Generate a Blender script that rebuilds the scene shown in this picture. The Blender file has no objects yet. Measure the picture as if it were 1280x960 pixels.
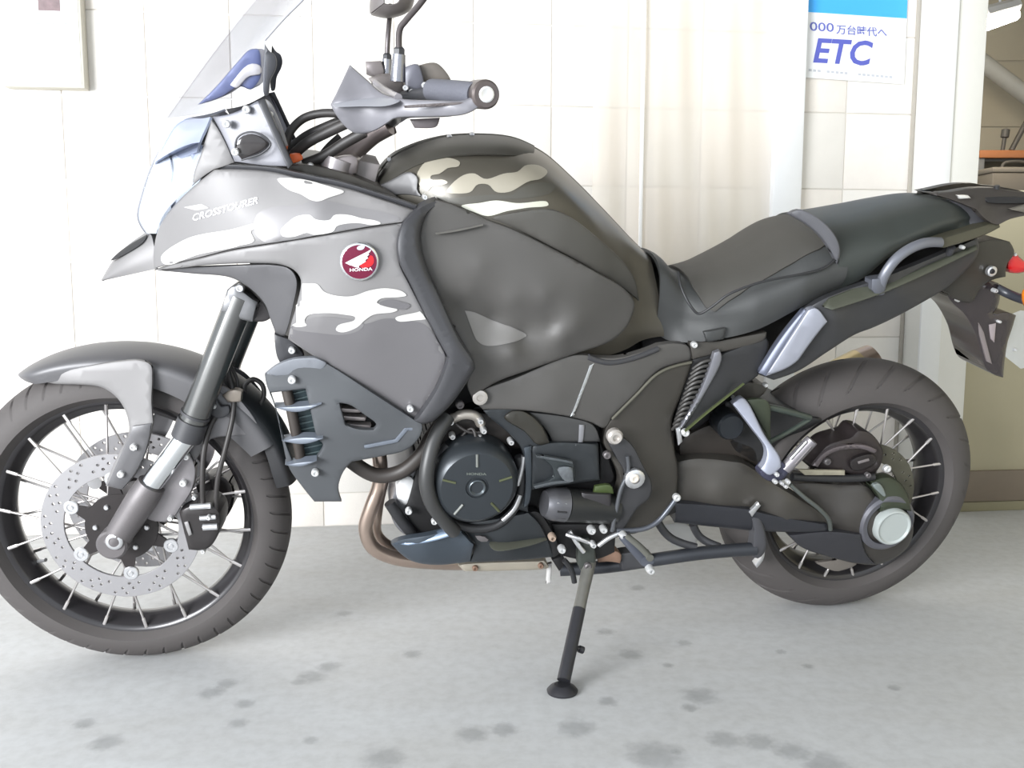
import bpy, bmesh, math, random
import numpy as np
from mathutils import Vector, Matrix
from mathutils.geometry import delaunay_2d_cdt
from mathutils.bvhtree import BVHTree

random.seed(4); np.random.seed(4)
SC = bpy.context.scene
COL = SC.collection
# ------------------------------------------------------------------ camera
FOC, PITCH, ROLL, CAMH = 1155.45, 0.1214, 0.0017, 0.8256      # focal length in pixels of the 1280 frame
cd = bpy.data.cameras.new('camera'); cam = bpy.data.objects.new('camera', cd); COL.objects.link(cam)
cd.sensor_width = 36.0; cd.lens = 36.0 * FOC / 1280.0; cd.clip_start = 0.05; cd.clip_end = 200
CM = Matrix.Translation((0, 0, CAMH)) @ Matrix.Rotation(math.pi/2 - PITCH, 4, 'X') @ Matrix.Rotation(ROLL, 4, 'Z')
cam.matrix_world = CM
SC.camera = cam
# ------------------------------------------------------------------ world, daylight, exposure
wd = bpy.data.worlds.new('daylight'); SC.world = wd; wd.use_nodes = True
bg = wd.node_tree.nodes['Background']
bg.inputs[0].default_value = (0.86, 0.93, 1.0, 1); bg.inputs[1].default_value = 0.82
def area(name, loc, rot, sx, sy, power, col):
    l = bpy.data.lights.new(name, 'AREA'); l.shape = 'RECTANGLE'; l.size = sx; l.size_y = sy; l.energy = power; l.color = col
    o = bpy.data.objects.new(name, l); COL.objects.link(o); o.location = loc; o.rotation_euler = rot
    return o
# the open shutter behind the camera, bright with daylight, a little to the left
area('open_shutter_daylight', (-3.2, -2.2, 1.35), (math.radians(94), 0, math.radians(-62)), 3.0, 1.7, 330, (0.96, 0.98, 1.0))
vs = SC.view_settings
vs.view_transform = 'Standard'; vs.look = 'None'; vs.gamma = 1.0; vs.use_curve_mapping = False
vs.exposure = 0.85
SC.cycles.max_bounces = 8; SC.cycles.transparent_max_bounces = 12
SC.cycles.caustics_reflective = False; SC.cycles.caustics_refractive = False

# ------------------------------------------------------------------ materials
def lin(c):
    c = c / 255.0
    return c/12.92 if c <= 0.04045 else ((c+0.055)/1.055)**2.4
def rgb(t): return tuple(lin(x) for x in t) + (1,)
MATS = {}
def mat(name, col, rough=0.5, metal=0.0, var=0.06, scale=30, bump=0.0, bscale=400, coat=0.0, spec=0.5, alpha=None):
    if name in MATS: return MATS[name]
    m = bpy.data.materials.new(name); m.use_nodes = True
    nt = m.node_tree; b = nt.nodes['Principled BSDF']
    tc = nt.nodes.new('ShaderNodeTexCoord'); n = nt.nodes.new('ShaderNodeTexNoise')
    n.inputs['Scale'].default_value = scale; n.inputs['Detail'].default_value = 4
    nt.links.new(tc.outputs['Object'], n.inputs['Vector'])
    r = nt.nodes.new('ShaderNodeMapRange'); r.inputs[3].default_value = 1-var; r.inputs[4].default_value = 1+var
    nt.links.new(n.outputs['Fac'], r.inputs[0])
    mx = nt.nodes.new('ShaderNodeVectorMath'); mx.operation = 'SCALE'
    mx.inputs[0].default_value = rgb(col)[:3]
    nt.links.new(r.outputs[0], mx.inputs['Scale']); nt.links.new(mx.outputs[0], b.inputs['Base Color'])
    b.inputs['Roughness'].default_value = rough; b.inputs['Metallic'].default_value = metal
    b.inputs['Coat Weight'].default_value = coat; b.inputs['Coat Roughness'].default_value = 0.12
    b.inputs['Specular IOR Level'].default_value = spec
    if bump:
        n2 = nt.nodes.new('ShaderNodeTexNoise'); n2.inputs['Scale'].default_value = bscale; n2.inputs['Detail'].default_value = 3
        nt.links.new(tc.outputs['Object'], n2.inputs['Vector'])
        bp = nt.nodes.new('ShaderNodeBump'); bp.inputs['Strength'].default_value = bump; bp.inputs['Distance'].default_value = 0.002
        nt.links.new(n2.outputs['Fac'], bp.inputs['Height']); nt.links.new(bp.outputs[0], b.inputs['Normal'])
    if alpha is not None:
        b.inputs['Alpha'].default_value = alpha
    MATS[name] = m
    return m
def mat_emit(name, col, strength):
    m = bpy.data.materials.new(name); m.use_nodes = True
    b = m.node_tree.nodes['Principled BSDF']; b.inputs['Base Color'].default_value = rgb(col)
    b.inputs['Emission Color'].default_value = rgb(col); b.inputs['Emission Strength'].default_value = strength
    return m
def mat_clear(name, tint, clear, rough=0.05, white=(235, 240, 248), edge=0.95, spec=.5, blend=.22):
    """thin clear or milky plastic: a share passes straight through, the rest is a glossy pale surface"""
    m = bpy.data.materials.new(name); m.use_nodes = True; nt = m.node_tree
    b = nt.nodes['Principled BSDF']; b.inputs['Base Color'].default_value = rgb(white); b.inputs['Roughness'].default_value = rough; b.inputs['Specular IOR Level'].default_value = spec
    t = nt.nodes.new('ShaderNodeBsdfTransparent'); t.inputs[0].default_value = rgb(tint)
    fr = nt.nodes.new('ShaderNodeLayerWeight'); fr.inputs[0].default_value = blend
    n = nt.nodes.new('ShaderNodeTexNoise'); n.inputs['Scale'].default_value = 3.0
    mr = nt.nodes.new('ShaderNodeMapRange'); mr.inputs[1].default_value = 0; mr.inputs[2].default_value = 1
    mr.inputs[3].default_value = 1-clear; mr.inputs[4].default_value = edge
    nt.links.new(fr.outputs['Facing'], mr.inputs[0])
    mx = nt.nodes.new('ShaderNodeMixShader'); out = nt.nodes['Material Output']
    nt.links.new(mr.outputs[0], mx.inputs[0]); nt.links.new(t.outputs[0], mx.inputs[1]); nt.links.new(b.outputs[0], mx.inputs[2])
    nt.links.new(mx.outputs[0], out.inputs['Surface'])
    return m

# ------------------------------------------------------------------ sight lines: where a point seen at (px, py) lies on a given plane
CO = np.array([0, 0, CAMH]); CR3 = np.array(CM.to_3x3())
def sight(px, py):
    d = CR3 @ np.array([(px-640)/FOC, -(py-480)/FOC, -1.0])
    return d/np.linalg.norm(d)
class Frame:
    """a coordinate frame; at(px,py,y) is the point of its plane at lateral offset y on that sight line, in the frame's own coordinates"""
    def __init__(self, world, local=None):
        self.W = np.array(world); self.I = np.linalg.inv(self.W); self.L = np.eye(4) if local is None else np.array(local)
        self.o = self.I[:3, :3] @ CO + self.I[:3, 3]
        self.D = self.I[:3, :3] @ CR3
    def at(self, px, py, y):
        d = self.D @ np.array([(px-640)/FOC, -(py-480)/FOC, -1.0])
        return self.o + d*((y-self.o[1])/d[1])
    def many(self, P):
        P = np.asarray(P, float)
        d = np.stack([(P[:, 0]-640)/FOC, -(P[:, 1]-480)/FOC, -np.ones(len(P))], 1) @ self.D.T
        return self.o + d*((P[:, 2]-self.o[1])/d[:, 1])[:, None]

# ------------------------------------------------------------------ shapes
def cr(P, n, closed=False):
    """smooth curve through the points, n samples"""
    P = np.asarray(P, float)
    if closed: P = np.vstack([P, P[:1]])
    if len(P) == 2: return P[0] + (P[1]-P[0])*np.linspace(0, 1, n)[:, None]
    t = np.concatenate([[0], np.cumsum(np.maximum(np.linalg.norm(np.diff(P, axis=0), axis=1), 1e-9)**0.5)])
    T = np.zeros_like(P)
    for i in range(1, len(P)-1):
        h0, h1 = t[i]-t[i-1], t[i+1]-t[i]
        T[i] = ((P[i]-P[i-1])/h0*h1 + (P[i+1]-P[i])/h1*h0)/(h0+h1)
    if closed:
        h0, h1 = t[-1]-t[-2], t[1]-t[0]
        T[0] = T[-1] = ((P[-1]-P[-2])/h0*h1 + (P[1]-P[0])/h1*h0)/(h0+h1)
    else:
        T[0] = 2*(P[1]-P[0])/(t[1]-t[0]) - T[1]; T[-1] = 2*(P[-1]-P[-2])/(t[-1]-t[-2]) - T[-2]
        T[0] = T[0]*.5+(P[1]-P[0])/(t[1]-t[0])*.5; T[-1] = T[-1]*.5+(P[-1]-P[-2])/(t[-1]-t[-2])*.5
    s = np.linspace(0, t[-1], n); k = np.clip(np.searchsorted(t, s, 'right')-1, 0, len(P)-2)
    h = (t[k+1]-t[k])[:, None]; u = ((s-t[k])[:, None])/h
    return (2*u**3-3*u**2+1)*P[k] + (u**3-2*u**2+u)*h*T[k] + (-2*u**3+3*u**2)*P[k+1] + (u**3-u**2)*h*T[k+1]

def loop2d(pts, step=6.0, smooth=True):
    """closed outline; a point with a third entry is a corner, the others are passed smoothly"""
    pts = list(pts)
    cs = [i for i, p in enumerate(pts) if len(p) > 2 or not smooth]
    xy = [np.array(p[:2], float) for p in pts]
    out = []
    if not cs:
        L = sum(np.linalg.norm(xy[i]-xy[i-1]) for i in range(len(xy)))
        return cr(xy, max(16, int(L/step)), closed=True)[:-1]
    n = len(pts); cs2 = cs + [cs[0]+n]
    for a, b in zip(cs2[:-1], cs2[1:]):
        seg = [xy[i % n] for i in range(a, b+1)]
        L = sum(np.linalg.norm(seg[i]-seg[i-1]) for i in range(1, len(seg)))
        out.append(cr(seg, max(3, int(L/step)+2))[:-1])
    return np.vstack(out)
def inside(poly, P):
    r = np.zeros(len(P), bool); x, y = P[:, 0], P[:, 1]
    for i in range(len(poly)):
        x1, y1 = poly[i-1]; x2, y2 = poly[i]
        c = (y1 > y) != (y2 > y)
        if c.any():
            xi = (x2-x1)*(y-y1)/((y2-y1) if y2 != y1 else 1e-12) + x1
            r ^= c & (x < xi)
    return r
def bdist(polys, P):
    d = np.full(len(P), 1e9)
    for poly in polys:
        for i in range(len(poly)):
            a, b = poly[i-1], poly[i]; ab = b-a
            u = np.clip(((P-a)@ab)/max(ab@ab, 1e-12), 0, 1)
            d = np.minimum(d, np.linalg.norm(P-(a+u[:, None]*ab), axis=1))
    return d
def field(ctrl):
    """smooth depth through control points (px,py,y)"""
    if np.isscalar(ctrl): return lambda P: np.full(len(P), float(ctrl))
    C = np.asarray(ctrl, float); X = C[:, :2]/100; n = len(C)
    A1 = np.hstack([np.ones((n, 1)), X])
    if n <= 3:
        w = np.linalg.lstsq(A1, C[:, 2], rcond=None)[0]
        return lambda P: np.hstack([np.ones((len(P), 1)), P[:, :2]/100]) @ w
    def K(a, b):
        d = np.linalg.norm(a[:, None]-b[None], axis=2); return d
    A = np.zeros((n+3, n+3)); A[:n, :n] = -K(X, X); A[:n, n:] = A1; A[n:, :n] = A1.T
    w = np.linalg.lstsq(A, np.concatenate([C[:, 2], np.zeros(3)]), rcond=None)[0]
    def f(P):
        Q = P[:, :2]/100
        return -K(Q, X)@w[:n] + np.hstack([np.ones((len(P), 1)), Q])@w[n:]
    return f
def triangulate(loops, pts):
    V = [tuple(map(float, p)) for lp in loops for p in lp]; E = []; k = 0
    for lp in loops:
        E += [(k+i, k+(i+1) % len(lp)) for i in range(len(lp))]; k += len(lp)
    V += [tuple(map(float, p)) for p in pts]
    r = delaunay_2d_cdt([Vector(v) for v in V], E, [], 0, 1e-6)
    ov = np.array([tuple(v) for v in r[0]]); tr = np.array([f for f in r[2] if len(f) == 3])
    c = ov[tr].mean(1); keep = inside(loops[0], c)
    for h in loops[1:]: keep &= ~inside(h, c)
    return ov, tr[keep]

class Geo:
    def __init__(self): self.v = []; self.f = []; self.n = 0
    def add(self, v, f):
        self.v.append(np.asarray(v, float).reshape(-1, 3)); self.f += [tuple(int(i)+self.n for i in q) for q in f]; self.n += len(self.v[-1]); return self
    def V(self): return np.vstack(self.v)
    def xf(self, M):
        M = np.array(M); g = Geo(); v = self.V() @ M[:3, :3].T + M[:3, 3]
        f = self.f if np.linalg.det(M[:3, :3]) > 0 else [q[::-1] for q in self.f]
        return g.add(v, f)
    # --- a plate with a shaped face: outline in sight lines, depth field, rounded rim
    def panel(self, F, outline, y, t=.012, R=.005, s=10, holes=(), smooth=True, step=6):
        lo = loop2d(outline, step, smooth); hs = [loop2d(h, step, smooth) for h in holes]; loops = [lo]+hs
        Rp = R*530.0
        mn, mx = lo.min(0), lo.max(0)
        gx, gy = np.meshgrid(np.arange(mn[0]+s/2, mx[0], s), np.arange(mn[1]+s/2, mx[1], s))
        gx = gx + (np.arange(gx.shape[0]) % 2)[:, None]*s/2
        G = np.stack([gx.ravel(), gy.ravel()], 1)
        P = []
        if len(G):
            G = G[inside(lo, G)]
            for h in hs: G = G[~inside(h, G)]
            if len(G): G = G[bdist(loops, G) > max(Rp*1.15, s*.45)]
            P.append(G)
        if R > 0:
            for k in (.3, 1.05):
                for lp, sg in [(lo, 1)]+[(h, -1) for h in hs]:
                    a = np.sum(lp[:, 0]*np.roll(lp[:, 1], -1)-np.roll(lp[:, 0], -1)*lp[:, 1])
                    T = np.roll(lp, -1, 0)-np.roll(lp, 1, 0); N = np.stack([-T[:, 1], T[:, 0]], 1)*np.sign(a)*sg
                    N /= np.maximum(np.linalg.norm(N, axis=1), 1e-9)[:, None]
                    Q = lp+N*Rp*k; ok = inside(lo, Q)
                    for h in hs: ok &= ~inside(h, Q)
                    ok &= bdist(loops, Q) > Rp*k*.9
                    P.append(Q[ok])
        P = np.vstack(P) if P else np.zeros((0, 2))
        ov, tr = triangulate(loops, P)
        fy = field(y)(ov)
        if R > 0:
            d = np.clip(bdist(loops, ov)/Rp, 0, 1); fy = fy - R*(1-np.sqrt(np.clip(1-(1-d)**2, 0, 1)))
        X = F.many(np.column_stack([ov, fy]))
        # orientation: face towards +y
        a, b, c = X[tr[:, 0]], X[tr[:, 1]], X[tr[:, 2]]
        flip = np.cross(b-a, c-a)[:, 1] < 0
        tr[flip] = tr[flip][:, ::-1]
        B = X.copy(); B[:, 1] -= max(t-R, .001)
        if R > 0: B[:, 1] -= 0
        n = len(X); faces = [tuple(q) for q in tr]
        used = {}
        for q in tr:
            for i in range(3):
                e = (q[i], q[(i+1) % 3]); used[e] = 1
        bd = [e for e in used if (e[1], e[0]) not in used]
        faces += [(e[1], e[0], e[0]+n, e[1]+n) for e in bd]
        faces += [tuple(i+n for i in q[::-1]) for q in tr]
        return self.add(np.vstack([X, B]), faces)
    # --- a skin through several smooth lines, each a list of (px,py,y)
    def loft(self, F, curves, n=40, m=16, mirror=False, out=(0, 1, 0), pix=True, thick=0.0):
        C = [cr(c, n) for c in curves]
        C = np.array(C)                                            # k,n,3
        if pix: C = np.array([F.many(c) for c in C])
        S = np.stack([cr(C[:, i], m) for i in range(n)], 0)         # n,m,3
        v = S.reshape(-1, 3); f = [(i*m+j, i*m+j+1, (i+1)*m+j+1, (i+1)*m+j) for i in range(n-1) for j in range(m-1)]
        a, b, d = v[[q[0] for q in f]], v[[q[1] for q in f]], v[[q[3] for q in f]]
        nn = np.cross(b-a, d-a).sum(0)
        if nn @ np.array(out) < 0: f = [q[::-1] for q in f]
        g = Geo().add(v, f)
        if mirror:
            v2 = v*np.array([1, -1, 1]); g.add(v2, [q[::-1] for q in f])
        if thick:
            V = g.V(); N = np.zeros_like(V); Q = np.array(g.f)
            fn = np.cross(V[Q[:, 2]]-V[Q[:, 0]], V[Q[:, 3]]-V[Q[:, 1]])
            for k in range(4): np.add.at(N, Q[:, k], fn)
            N /= np.maximum(np.linalg.norm(N, axis=1), 1e-12)[:, None]
            k = len(V); faces = list(g.f)+[tuple(i+k for i in q[::-1]) for q in g.f]
            used = {}
            for q in g.f:
                for i in range(4): used[(q[i], q[(i+1) % 4])] = 1
            faces += [(e[1], e[0], e[0]+k, e[1]+k) for e in used if (e[1], e[0]) not in used]
            g = Geo().add(np.vstack([V, V-N*thick]), faces)
        V = g.V()
        return self.add(V, g.f)
    def tube(self, pts, r, n=12, seg=None, caps=True, flat=1.0, up=(0, 0, 1)):
        P = np.asarray(pts, float); k = seg or (2 if len(P) == 2 else max(8, 6*len(P)))
        rr = np.interp(np.linspace(0, 1, k), np.linspace(0, 1, len(np.atleast_1d(r))), np.atleast_1d(r)) if np.ndim(r) else np.full(k, r)
        Q = cr(P, k); T = np.gradient(Q, axis=0); T /= np.linalg.norm(T, axis=1)[:, None]
        u = np.array(up, float)
        if abs(T[0]@u) > .9: u = np.array([1., 0, 0])
        rings = []; ref = u - T[0]*(T[0]@u); ref /= np.linalg.norm(ref)
        for i in range(k):
            ref = ref - T[i]*(ref@T[i]); ref /= np.linalg.norm(ref); w = np.cross(T[i], ref)
            a = np.linspace(0, 2*np.pi, n, endpoint=False)
            rings.append(Q[i]+rr[i]*(np.cos(a)[:, None]*ref*flat+np.sin(a)[:, None]*w))
        f = [(i*n+j, i*n+(j+1) % n, (i+1)*n+(j+1) % n, (i+1)*n+j) for i in range(k-1) for j in range(n)]
        if caps: f += [tuple(range(n))[::-1], tuple((k-1)*n+j for j in range(n))]
        return self.add(np.vstack(rings), f)
    def lathe(self, c, axis, prof, n=32, caps=True, ang=None):
        """prof: (offset along axis, radius) from back to front"""
        c = np.asarray(c, float); w = np.asarray(axis, float); w /= np.linalg.norm(w)
        u = np.cross([0, 0, 1.], w) if abs(w[2]) < .9 else np.cross([1., 0, 0], w); u /= np.linalg.norm(u); v = np.cross(w, u)
        a = np.linspace(0, 2*np.pi, n, endpoint=False); k = len(prof)
        R = [c+w*o+r*(np.cos(a)[:, None]*u+np.sin(a)[:, None]*v) for o, r in prof]
        f = [(i*n+j, i*n+(j+1) % n, (i+1)*n+(j+1) % n, (i+1)*n+j) for i in range(k-1) for j in range(n)]
        if caps: f += [tuple(range(n))[::-1], tuple((k-1)*n+j for j in range(n))]
        return self.add(np.vstack(R), f)
    def box(self, c, s, b=0.0, M=None):
        bm = bmesh.new(); bmesh.ops.create_cube(bm, size=1)
        for v in bm.verts: v.co = Vector((v.co.x*s[0], v.co.y*s[1], v.co.z*s[2]))
        if b: bmesh.ops.bevel(bm, geom=bm.edges[:], offset=b, segments=2, affect='EDGES', profile=.5)
        V = np.array([tuple(v.co) for v in bm.verts]); bm.verts.index_update(); f = [tuple(v.index for v in q.verts) for q in bm.faces]; bm.free()
        if M is not None: V = V @ np.array(M)[:3, :3].T
        return self.add(V+np.asarray(c, float), f)
    def prism(self, poly, y0, y1, axis=1):
        """polygon of (x,z) extruded from y0 to y1"""
        n = len(poly); P = np.array([(p[0], y0, p[1]) for p in poly]+[(p[0], y1, p[1]) for p in poly])
        f = [tuple(range(n))[::-1], tuple(range(n, 2*n))]+[(i, (i+1) % n, n+(i+1) % n, n+i) for i in range(n)]
        return self.add(P, f)

def mesh_of(g, name, ang=38, weld=True):
    me = bpy.data.meshes.new(name)
    me.from_pydata([tuple(v) for v in g.V()], [], g.f)
    bm = bmesh.new(); bm.from_mesh(me)
    if weld: bmesh.ops.remove_doubles(bm, verts=bm.verts[:], dist=2e-5)
    bmesh.ops.recalc_face_normals(bm, faces=bm.faces[:]) if weld == 'fix' else None
    bm.to_mesh(me); bm.free()
    me.polygons.foreach_set('use_smooth', [True]*len(me.polygons))
    me.set_sharp_from_angle(angle=math.radians(ang))
    me.update()
    return me
def obj(name, g, m, parent=None, ang=38, L=None, weld='fix', label=None):
    """one mesh object; L carries a sub-frame (the steered front) into the parent's frame"""
    if L is not None: g = g.xf(L)
    me = mesh_of(g, name, ang, weld); me.materials.append(m)
    o = bpy.data.objects.new(name, me); COL.objects.link(o)
    if parent is not None: o.parent = parent
    if label: o['label'] = label
    return o
def mirrored(g): return g.xf(np.diag([1, -1, 1, 1.]))
def both(name, g, m, parent, ang=38, L=None, weld='fix'):
    o = obj(name, g, m, parent, ang, L, weld); obj(name, mirrored(g), m, parent, ang, L, weld); return o
def tag(o, label, cat, group=None):
    o['label'] = label; o['category'] = cat
    if group: o['group'] = group
    return o
# ================================================================== the place
def struct(name, g, m, ang=30):
    o = obj(name, g, m, None, ang); o['kind'] = 'structure'; return o
TH = math.radians(7.0)
W0 = np.array([0, 3.003, 0]); WU = np.array([math.cos(TH), math.sin(TH), 0]); WN = np.array([math.sin(TH), -math.cos(TH), 0])
# wall frame: x runs along the wall, y stands off it towards the room, z up
WM = np.eye(4); WM[:3, 0] = -WU; WM[:3, 1] = WN; WM[:3, 2] = [0, 0, 1]; WM[:3, 3] = W0
FW = Frame(WM)
def wobj(name, g, m, parent=None, ang=30, label=None):
    return obj(name, g.xf(WM), m, parent, ang, None, 'fix', label)
def wpt(px, py, y=0.0): return FW.at(px, py, y)
def wbox(g, x0, x1, z0, z1, y0, y1, b=0.0):
    return g.box(((x0+x1)/2, (y0+y1)/2, (z0+z1)/2), (abs(x1-x0), abs(y1-y0), abs(z1-z0)), b)

# ---- floor: worn pale concrete
fm = bpy.data.materials.new('worn concrete'); fm.use_nodes = True; nt = fm.node_tree; bs = nt.nodes['Principled BSDF']
tc = nt.nodes.new('ShaderNodeTexCoord')
def noise(scale, det, vec=None, rough=.6):
    n = nt.nodes.new('ShaderNodeTexNoise'); n.inputs['Scale'].default_value = scale; n.inputs['Detail'].default_value = det
    n.inputs['Roughness'].default_value = rough; nt.links.new(vec or tc.outputs['Object'], n.inputs['Vector']); return n
def ramp(src, stops):
    r = nt.nodes.new('ShaderNodeValToRGB'); nt.links.new(src, r.inputs[0])
    r.color_ramp.elements[0].position = stops[0][0]; r.color_ramp.elements[0].color = rgb(stops[0][1])
    r.color_ramp.elements[1].position = stops[-1][0]; r.color_ramp.elements[1].color = rgb(stops[-1][1])
    for p, c in stops[1:-1]:
        e = r.color_ramp.elements.new(p); e.color = rgb(c)
    return r
mp = nt.nodes.new('ShaderNodeMapping'); mp.inputs['Scale'].default_value = (1, 2.6, 1); nt.links.new(tc.outputs['Object'], mp.inputs[0])
n1 = noise(2.2, 6, mp.outputs[0]); r1 = ramp(n1.outputs['Fac'], [(.25, (188, 188, 187)), (.55, (194, 195, 196)), (.8, (199, 201, 202))])
n2 = noise(38, 5); r2 = ramp(n2.outputs['Fac'], [(.25, (222, 221, 219)), (.6, (255, 255, 255))])
mxx = nt.nodes.new('ShaderNodeMix'); mxx.data_type = 'RGBA'; mxx.blend_type = 'MULTIPLY'; mxx.inputs[0].default_value = .5
nt.links.new(r1.outputs[0], mxx.inputs[6]); nt.links.new(r2.outputs[0], mxx.inputs[7]); nt.links.new(mxx.outputs[2], bs.inputs['Base Color'])
bs.inputs['Roughness'].default_value = .62
bp = nt.nodes.new('ShaderNodeBump'); bp.inputs['Strength'].default_value = .12; bp.inputs['Distance'].default_value = .003
nt.links.new(n2.outputs['Fac'], bp.inputs['Height']); nt.links.new(bp.outputs[0], bs.inputs['Normal'])
fl = struct('floor', Geo().box((0, 2, -.05), (24, 20, .1)), fm)
# ---- oil and water stains
sm_ = bpy.data.materials.new('oil stain'); sm_.use_nodes = True; nt = sm_.node_tree; bs = nt.nodes['Principled BSDF']
bs.inputs['Base Color'].default_value = rgb((104, 106, 108)); bs.inputs['Roughness'].default_value = .5
tc = nt.nodes.new('ShaderNodeTexCoord'); ln = nt.nodes.new('ShaderNodeVectorMath'); ln.operation = 'LENGTH'; nt.links.new(tc.outputs['Object'], ln.inputs[0])
oi = nt.nodes.new('ShaderNodeObjectInfo'); ad = nt.nodes.new('ShaderNodeVectorMath'); nt.links.new(tc.outputs['Object'], ad.inputs[0]); nt.links.new(oi.outputs['Location'], ad.inputs[1])
nz = noise(2.4, 4, ad.outputs[0])
mu = nt.nodes.new('ShaderNodeMath'); mu.operation = 'MULTIPLY_ADD'; mu.inputs[1].default_value = 1.1; mu.inputs[2].default_value = -.5; nt.links.new(nz.outputs['Fac'], mu.inputs[0])
sm2 = nt.nodes.new('ShaderNodeMath'); sm2.operation = 'ADD'; nt.links.new(mu.outputs[0], sm2.inputs[0]); nt.links.new(ln.outputs['Value'], sm2.inputs[1])
mr = nt.nodes.new('ShaderNodeMapRange'); mr.inputs[1].default_value = .98; mr.inputs[2].default_value = .45; mr.inputs[3].default_value = 0; mr.inputs[4].default_value = .18
nt.links.new(sm2.outputs[0], mr.inputs[0]); nt.links.new(mr.outputs[0], bs.inputs['Alpha'])
sme = bpy.data.meshes.new('oil_stain'); sme.from_pydata([(0, 0, 0)]+[(math.cos(k*math.pi/10), math.sin(k*math.pi/10), 0) for k in range(20)], [], [(0, k+1, (k+1) % 20+1) for k in range(20)]); sme.materials.append(sm_)
def ground(px, py, z=0.0):
    d = sight(px, py); return CO+d*((z-CO[2])/d[2])
for px, py, w in [(411,834,26),(389,847,32),(373,853,16),(283,855,22),(264,866,26),(306,880,20),(298,904,20),(105,905,22),(132,929,32),(388,926,16),
                  (430,767,18),(515,818,22),(788,818,26),(757,790,20),(875,870,38),(760,877,22),(862,885,18),(855,804,16),(976,815,12),(1010,833,12),(720,910,40),(905,925,36),(950,928,34),(990,939,36),
                  (845,940,12),(820,945,60),(1030,955,46),(590,918,34),(630,912,30),(480,948,44),(797,735,18),(835,832,12),(1118,860,14)]:
    g = ground(px, py); o = bpy.data.objects.new('oil_stain', sme); COL.objects.link(o)
    k = np.linalg.norm(g-CO)/FOC; o.location = (g[0], g[1], .0006); o.scale = (w*k*.72, w*k*.72, 1); o.rotation_euler.z = random.random()*6; o.parent = fl

# ---- back wall of pale blocks
grout = mat('grout', (216, 211, 204), .9, var=.05)
blockm = [mat('wall block', (238, 232, 225), .75, var=.05, scale=22, bump=.3, bscale=160), mat('wall block cool', (235, 231, 225), .75, var=.035, scale=14, bump=.25, bscale=160)]
wb_ = struct('wall_back', wbox(Geo(), wpt(1190, 120, .1)[0], 3.0, 0, 2.9, -.2, -.0035).xf(WM), grout)
TW, THH = .2464, .247
x0 = wpt(86, 278)[0]; z0 = wpt(70, 327.5)[2]
tiles = []
for k in range(2):
    me = mesh_of(Geo().box((0, 0, 0), (TW-.004, .02, THH-.004), .0016), 'block', 30); me.materials.append(blockm[k]); tiles.append(me)
for i in range(-15, 10):
    for j in range(-4, 8):
        zc = z0+(j+.5)*THH; xc = x0+(i+.5)*TW
        if zc > 2.7 or xc < -1.32 or xc > 2.9: continue
        me = tiles[(i*3+j*5) % 2]
        if zc-THH/2 < -.001:
            hh = zc+THH/2
            if hh < .03: continue
            me = mesh_of(Geo().box((0, 0, 0), (TW-.004, .02, hh-.004), .0022), 'block', 30); me.materials.append(blockm[0]); zc = hh/2+.001
        o = bpy.data.objects.new('block', me); COL.objects.link(o)
        o.matrix_world = Matrix(WM.tolist()) @ Matrix.Translation((xc, random.uniform(-.0006, .0006)-.01, zc))
        o.parent = wb_; o.matrix_parent_inverse = Matrix.Identity(4)
struct('shade_wall_right', Geo().box((2.75, 1.2, 1.36), (.1, 3.6, 2.72)), mat('shade wall paint', (186, 180, 160), .7))  # unseen wall added to keep daylight off the right side
struct('ceiling', Geo().box((0, 1.75, 2.78), (9, 4.4, .12)), mat('ceiling board', (150, 150, 148), .85))

# ---- white posts fixed to the wall
white = mat('white steel paint', (238, 239, 240), .5, var=.02, bump=.05)
cream = mat('cream steel paint', (214, 212, 203), .55, var=.03, bump=.05)
g = Geo(); a = wpt(1004, 200, .05)[0]; b = wpt(968, 200, .05)[0]
wbox(g, a, b, 0, 2.7, -.02, .05, .006)
wobj('trim_1', g, white)['kind'] = 'structure'
px0, px1 = wpt(1166, 120, .10)[0], wpt(1229, 120, .10)[0]
post = Geo(); wbox(post, px0, px1, 0, 2.7, -.15, .10, .004)
po = wobj('trim_2', post, mat('post white', (232, 231, 226), .5, var=.02, bump=.05)); po['kind'] = 'structure'
xa, xb = wpt(1167, 120, .112)[0], wpt(1194, 120, .112)[0]
wobj('face_strip', wbox(Geo(), xa, xb, 0.0, 2.7, .10, .112, .004), white, po)
wobj('sealant_joint', wbox(Geo(), px0+.001, px0+.014, 0.0, 2.7, -.004, .006, .002), mat('sealant grey', (176, 170, 160), .8), po)

# ---- low wall and opening to the workshop at the right
xr = px1-.001
khaki = mat('khaki wall paint', (176, 168, 142), .6, var=.05, scale=6, bump=.08)
lz = wpt(1260, 238, .06)[2]
lw = wobj('wall_right', wbox(Geo(), xr, xr-1.6, 0, lz-.035, -.16, .06, .002), khaki); lw['kind'] = 'structure'
wobj('ledge', wbox(Geo(), xr, xr-1.6, lz-.035, lz, -.17, .075, .004), mat('ledge paint', (214, 208, 180), .5), lw)
zb0, zb1, zb2 = 0.0, wpt(1250, 626, .07)[2], wpt(1250, 588, .07)[2]
bb = wobj('baseboard_right', wbox(Geo(), xr, xr-1.6, zb1, zb2, .06, .074, .003), mat('brown skirting', (122, 110, 96), .6)); bb['kind'] = 'structure'
wobj('kick_strip', wbox(Geo(), xr, xr-1.6, 0, zb1-.002, .06, .068, .003), mat('olive skirting', (136, 130, 104), .65), bb)
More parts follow.
